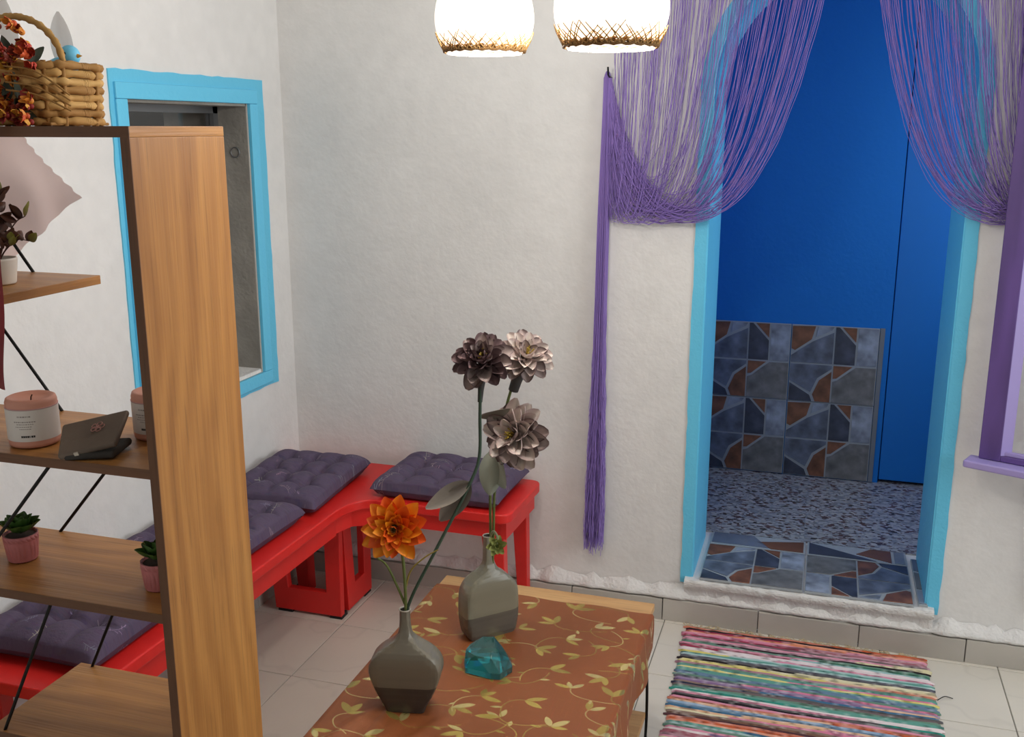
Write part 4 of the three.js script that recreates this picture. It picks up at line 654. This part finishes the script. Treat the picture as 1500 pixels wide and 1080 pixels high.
// white pot with a russet sprig
{
  const t = thing('sprig_plant', 'artificial russet leaf sprig with green tips in a small white pot', 'plant', [-1.374, S1 + 0.0005, 1.80]);
  mesh('pot', new THREE.LatheGeometry([[0, 0], [0.024, 0], [0.026, 0.003], [0.031, 0.042], [0.031, 0.046], [0.028, 0.046], [0.026, 0.038], [0, 0.038]].map((p) => new THREE.Vector2(...p)), 32), std({ color: C('#e3dcd2'), roughness: 0.5 }), t);
  const st = std({ color: C('#4a2a20'), roughness: 0.8 }), rus = vc({ roughness: 0.6 }), r = rng(17);
  const lgA = petalGeo(0.03, 0.016, 0.4, 0.2, 0.8, (u, s) => mixc(C('#3c1c14'), C('#5c3420'), u)), lgB = petalGeo(0.03, 0.015, 0.4, 0.15, 0.8, (u, s) => mixc(C('#5a4a1e'), C('#8a8a36'), u));
  for (const [ex, ey, ez, n] of [[0.03, 0.145, 0.01, 9], [0.092, 0.068, 0.02, 8], [0.05, 0.105, -0.02, 7], [0.02, 0.11, 0.03, 7], [-0.05, 0.13, 0.0, 8], [-0.08, 0.09, 0.01, 7], [0.06, 0.06, 0.03, 6]]) {
    const pts = curve([V(0, 0.035, 0), V(ex * 0.25, 0.035 + ey * 0.35, ez * 0.3), V(ex * 0.7, 0.03 + ey * 0.75, ez * 0.8), V(ex, ey + 0.012, ez)], 24); const s = mesh('stem', tubeG(pts, (u) => 0.0016 - 0.0008 * u, 5), st, t);
    for (let k = 0; k < n; k++) { const u = 0.3 + 0.7 * k / (n - 1), p = pts[Math.min(24, Math.round(u * 24))], a = r() * 6.28, tip = k === n - 1, dir = (tip ? V(ex, ey, ez).normalize() : V(Math.cos(a), 0.5 + r() * 0.5, Math.sin(a))).normalize(), o = mesh('leaf', (tip || r() > 0.85) ? lgB : lgA, rus, s); o.position.copy(p); o.quaternion.setFromUnitVectors(V(0, 1, 0), dir); o.rotateY(r() * 6); o.scale.setScalar(0.75 + r() * 0.4); }
  }
}
// ------------------------------------------------------------------ wicker basket with dried flowers on top
{
  const straw = [[0xb0874a, 1], [0x9a7038, 2], [0xc29a5c, 3]].map(([c, s]) => std({ color: C(c), roughness: 0.8, bumpMap: grey(128, 128, (u, v) => fbm(u, v, 3, 24, 3, 500 + s)), bumpScale: 0.003 }));
  const c0 = [-1.285, STOP, 1.775], t = thing('wicker_basket', 'straw woven basket with arched handle on top of the oak bookcase', 'basket', c0), W = 0.1, Dp = 0.075, r = rng(23);
  const ringAt = (y, k) => { const n = 96, p = [], sx = W * (0.94 + 0.06 * y / 0.1), sz = Dp * (0.94 + 0.06 * y / 0.1); for (let i = 0; i < n; i++) { const a = i / n * 6.283, e = 0.5, cc = Math.cos(a), ss = Math.sin(a), wv = 0.0028 * Math.cos(i / n * 6.283 * 12 + (k % 2) * Math.PI); p.push(V(Math.sign(cc) * Math.abs(cc) ** e * (sx + wv), y + 0.001 * Math.sin(a * 5 + k), Math.sign(ss) * Math.abs(ss) ** e * (sz + wv))); } return p; };
  for (let k = 0; k < 8; k++) { const ph = r() * 6; mesh('woven_coil', new MB().tube(ringAt(0.0075 + k * 0.0125, k), (u, a) => 0.0066 * (1 + 0.2 * Math.sin(u * 6.283 * 24 + ph) + 0.1 * Math.sin(a * 3 + u * 80)), 8, null, false, true).geo(), straw[k % 3], t); }
  for (let k = 0; k < 12; k++) { const a = (k + 0.5) / 12 * 6.283, e = 0.5, cc = Math.cos(a), ss = Math.sin(a), x = Math.sign(cc) * Math.abs(cc) ** e * W, z = Math.sign(ss) * Math.abs(ss) ** e * Dp; mesh('stake', tubeG([V(x * 0.95, 0, z * 0.95), V(x, 0.05, z), V(x * 1.01, 0.102, z * 1.01)], 0.004, 6), straw[1], t); }
  mesh('bottom', box(-W * 0.93, W * 0.93, 0.001, 0.006, -Dp * 0.93, Dp * 0.93, 0.002, 'x'), straw[1], t);
  const hp = []; for (let i = 0; i <= 60; i++) { const a = i / 60 * Math.PI; hp.push(V(Math.cos(a) * W * 0.94, 0.095 + Math.sin(a) * 0.078, 0.03)); }
  mesh('handle', new MB().tube(hp, (u, a) => 0.0052 * (1 + 0.25 * Math.sin(u * 90 + a * 2)), 8).geo(), straw[0], t);
  // contents and dried flowers tied to the front, each a thing of its own
  const bunch = thing('dried_flower_bunch', 'bunch of red and orange dried flowers tied to the front of the straw basket', 'flowers', [c0[0] + 0.08, STOP + 0.055, c0[2] + 0.09]);
  const cols = ['#b5331c', '#c9501e', '#d8862a', '#8e1f1c', '#e0a23a', '#7a2a18'].map((c) => vc({ color: C(c), vertexColors: false })), q = rng(29), pg = petalGeo(0.014, 0.009, 0.5, 0.3, 0.8);
  for (let k = 0; k < 44; k++) {
    const p = V(-0.075 + q() * 0.09, -0.05 + q() * 0.15, -0.006 + q() * 0.03), b = mesh('blossom', new THREE.IcosahedronGeometry(0.005, 1), cols[k % 6], bunch); b.position.copy(p); aim(b, V(q() - 0.5, q() * 0.8 - 0.2, 0.8));
    for (let i = 0; i < 8; i++) { const a = i / 8 * 6.283 + q(), o = mesh('petal', pg, cols[(k + (i % 3 === 0 ? 1 : 0)) % 6], b); o.rotation.set(0.3 + q() * 0.7, 0, a, 'ZXY'); o.scale.setScalar(0.8 + q() * 0.6); }
  }
  const dk = vc({ color: C('#2c3526'), vertexColors: false }), lg = petalGeo(0.035, 0.016, 0.3, 0.2, 0.8); for (let k = 0; k < 8; k++) { const o = mesh('leaf', lg, dk, bunch); o.position.set(-0.05 + q() * 0.06, -0.03 + q() * 0.09, 0); o.rotation.set(q() - 0.5, q() * 2, q() * 6); }
  for (let k = 0; k < 4; k++) { const y = -0.02 + k * 0.012; mesh('twig', tubeG(curve([V(-0.03, y + 0.02, 0.02), V(0.02, y + 0.012, 0.012), V(0.07, y - 0.012 - k * 0.004, -0.002)], 16), 0.0015, 5), straw[1], bunch); }
  // blue bird ornament peeping over the rim
  const bird = thing('bird_ornament', 'small sky blue bird ornament peeping over the basket rim', 'ornament', [c0[0] + 0.07, STOP + 0.095, c0[2] - 0.01]), blue = std({ color: C('#6cc0e2'), roughness: 0.5 });
  mesh('body', new THREE.SphereGeometry(0.024, 24, 16).scale(1.2, 0.85, 0.8).translate(-0.014, -0.004, 0), blue, bird); const hd = mesh('head', new THREE.SphereGeometry(0.0165, 20, 14).translate(0.008, 0.018, 0.004), blue, bird);
  mesh('eye', new THREE.SphereGeometry(0.0026, 10, 8).translate(0.011, 0.02, 0.0195), M.rubber, hd); mesh('beak', new THREE.ConeGeometry(0.004, 0.01, 8).rotateZ(-1.57).translate(0.028, 0.017, 0.004), std({ color: C('#d9a441'), roughness: 0.6 }), hd);
  const wrap = phy({ color: C('#e6e6e6'), transmission: 0.45, thickness: 0, roughness: 0.5, side: THREE.DoubleSide });
  const film = (name, label, pos, L, W2, rot) => { const g = petalGeo(L, W2, 0.5, 0.25, 0.9, null, 10, 6), o = single(name, g, wrap, label, 'wrapping', pos); o.rotation.set(...rot); };
  film('cellophane_leaf', 'pale translucent wrapping leaf standing up behind the basket handle', [c0[0] + 0.05, STOP + 0.085, c0[2] - 0.03], 0.1, 0.04, [0.1, 0.2, -0.15]);
  film('cellophane_leaf', 'pale translucent wrapping leaf rising above the dried flowers', [c0[0] - 0.04, STOP + 0.1, c0[2] - 0.02], 0.115, 0.05, [0.1, -0.2, -0.3]);
}
// pink cloth and red ribbon hanging at the shelf
{
  const g = new MB(), P = [[-1.44, 1.634], [-1.336, 1.522], [-1.58, 1.345], [-1.74, 1.632]]; // right-hand edge, corner, lower corner, hidden corner
  g.grid(28, 28, (u, v) => { const a = lerp(lerp(P[0][0], P[1][0], u), lerp(P[3][0], P[2][0], u), v), b = lerp(lerp(P[0][1], P[1][1], u), lerp(P[3][1], P[2][1], u), v); return [a + 1.5 + 0.003 * Math.sin(u * 40 + v * 31) * (u > 0.97 || v < 0.03 ? 1 : 0), b - 1.5, 0.010 * Math.sin(a * 46 + b * 18) * clamp((1.66 - b) * 5) + 0.006 * Math.sin(b * 40 + a * 9)]; });
  single('pink_cloth', g.geo(), phy({ color: C('#ead6d2'), transmission: 0.6, thickness: 0, roughness: 1, side: THREE.DoubleSide }), 'pale pink cloth with a pointed corner hanging behind the top shelf', 'cloth', [-1.5, 1.5, 1.632]);
  const rb = new MB(); rb.grid(4, 60, (u, v) => [(u - 0.5) * 0.026 * (1 - 0.25 * Math.sin(v * 5)) - 0.04 * v, 0.05 - v * 0.47, 0.004 * Math.cos(u * 5 + v * 14) + 0.006 * Math.sin(v * 9)]);
  single('red_ribbon', rb.geo(), std({ color: C('#7d1c22'), roughness: 0.5, side: THREE.DoubleSide }), 'dark red ribbon falling from the dried flowers down the front of the bookcase', 'ribbon', [-1.24, STOP, SF + 0.018]);
}
for (const o of scene.children) o.traverse((m) => { if (m.isMesh) { m.castShadow = true; m.receiveShadow = true; } });
renderer.render(scene, camera);
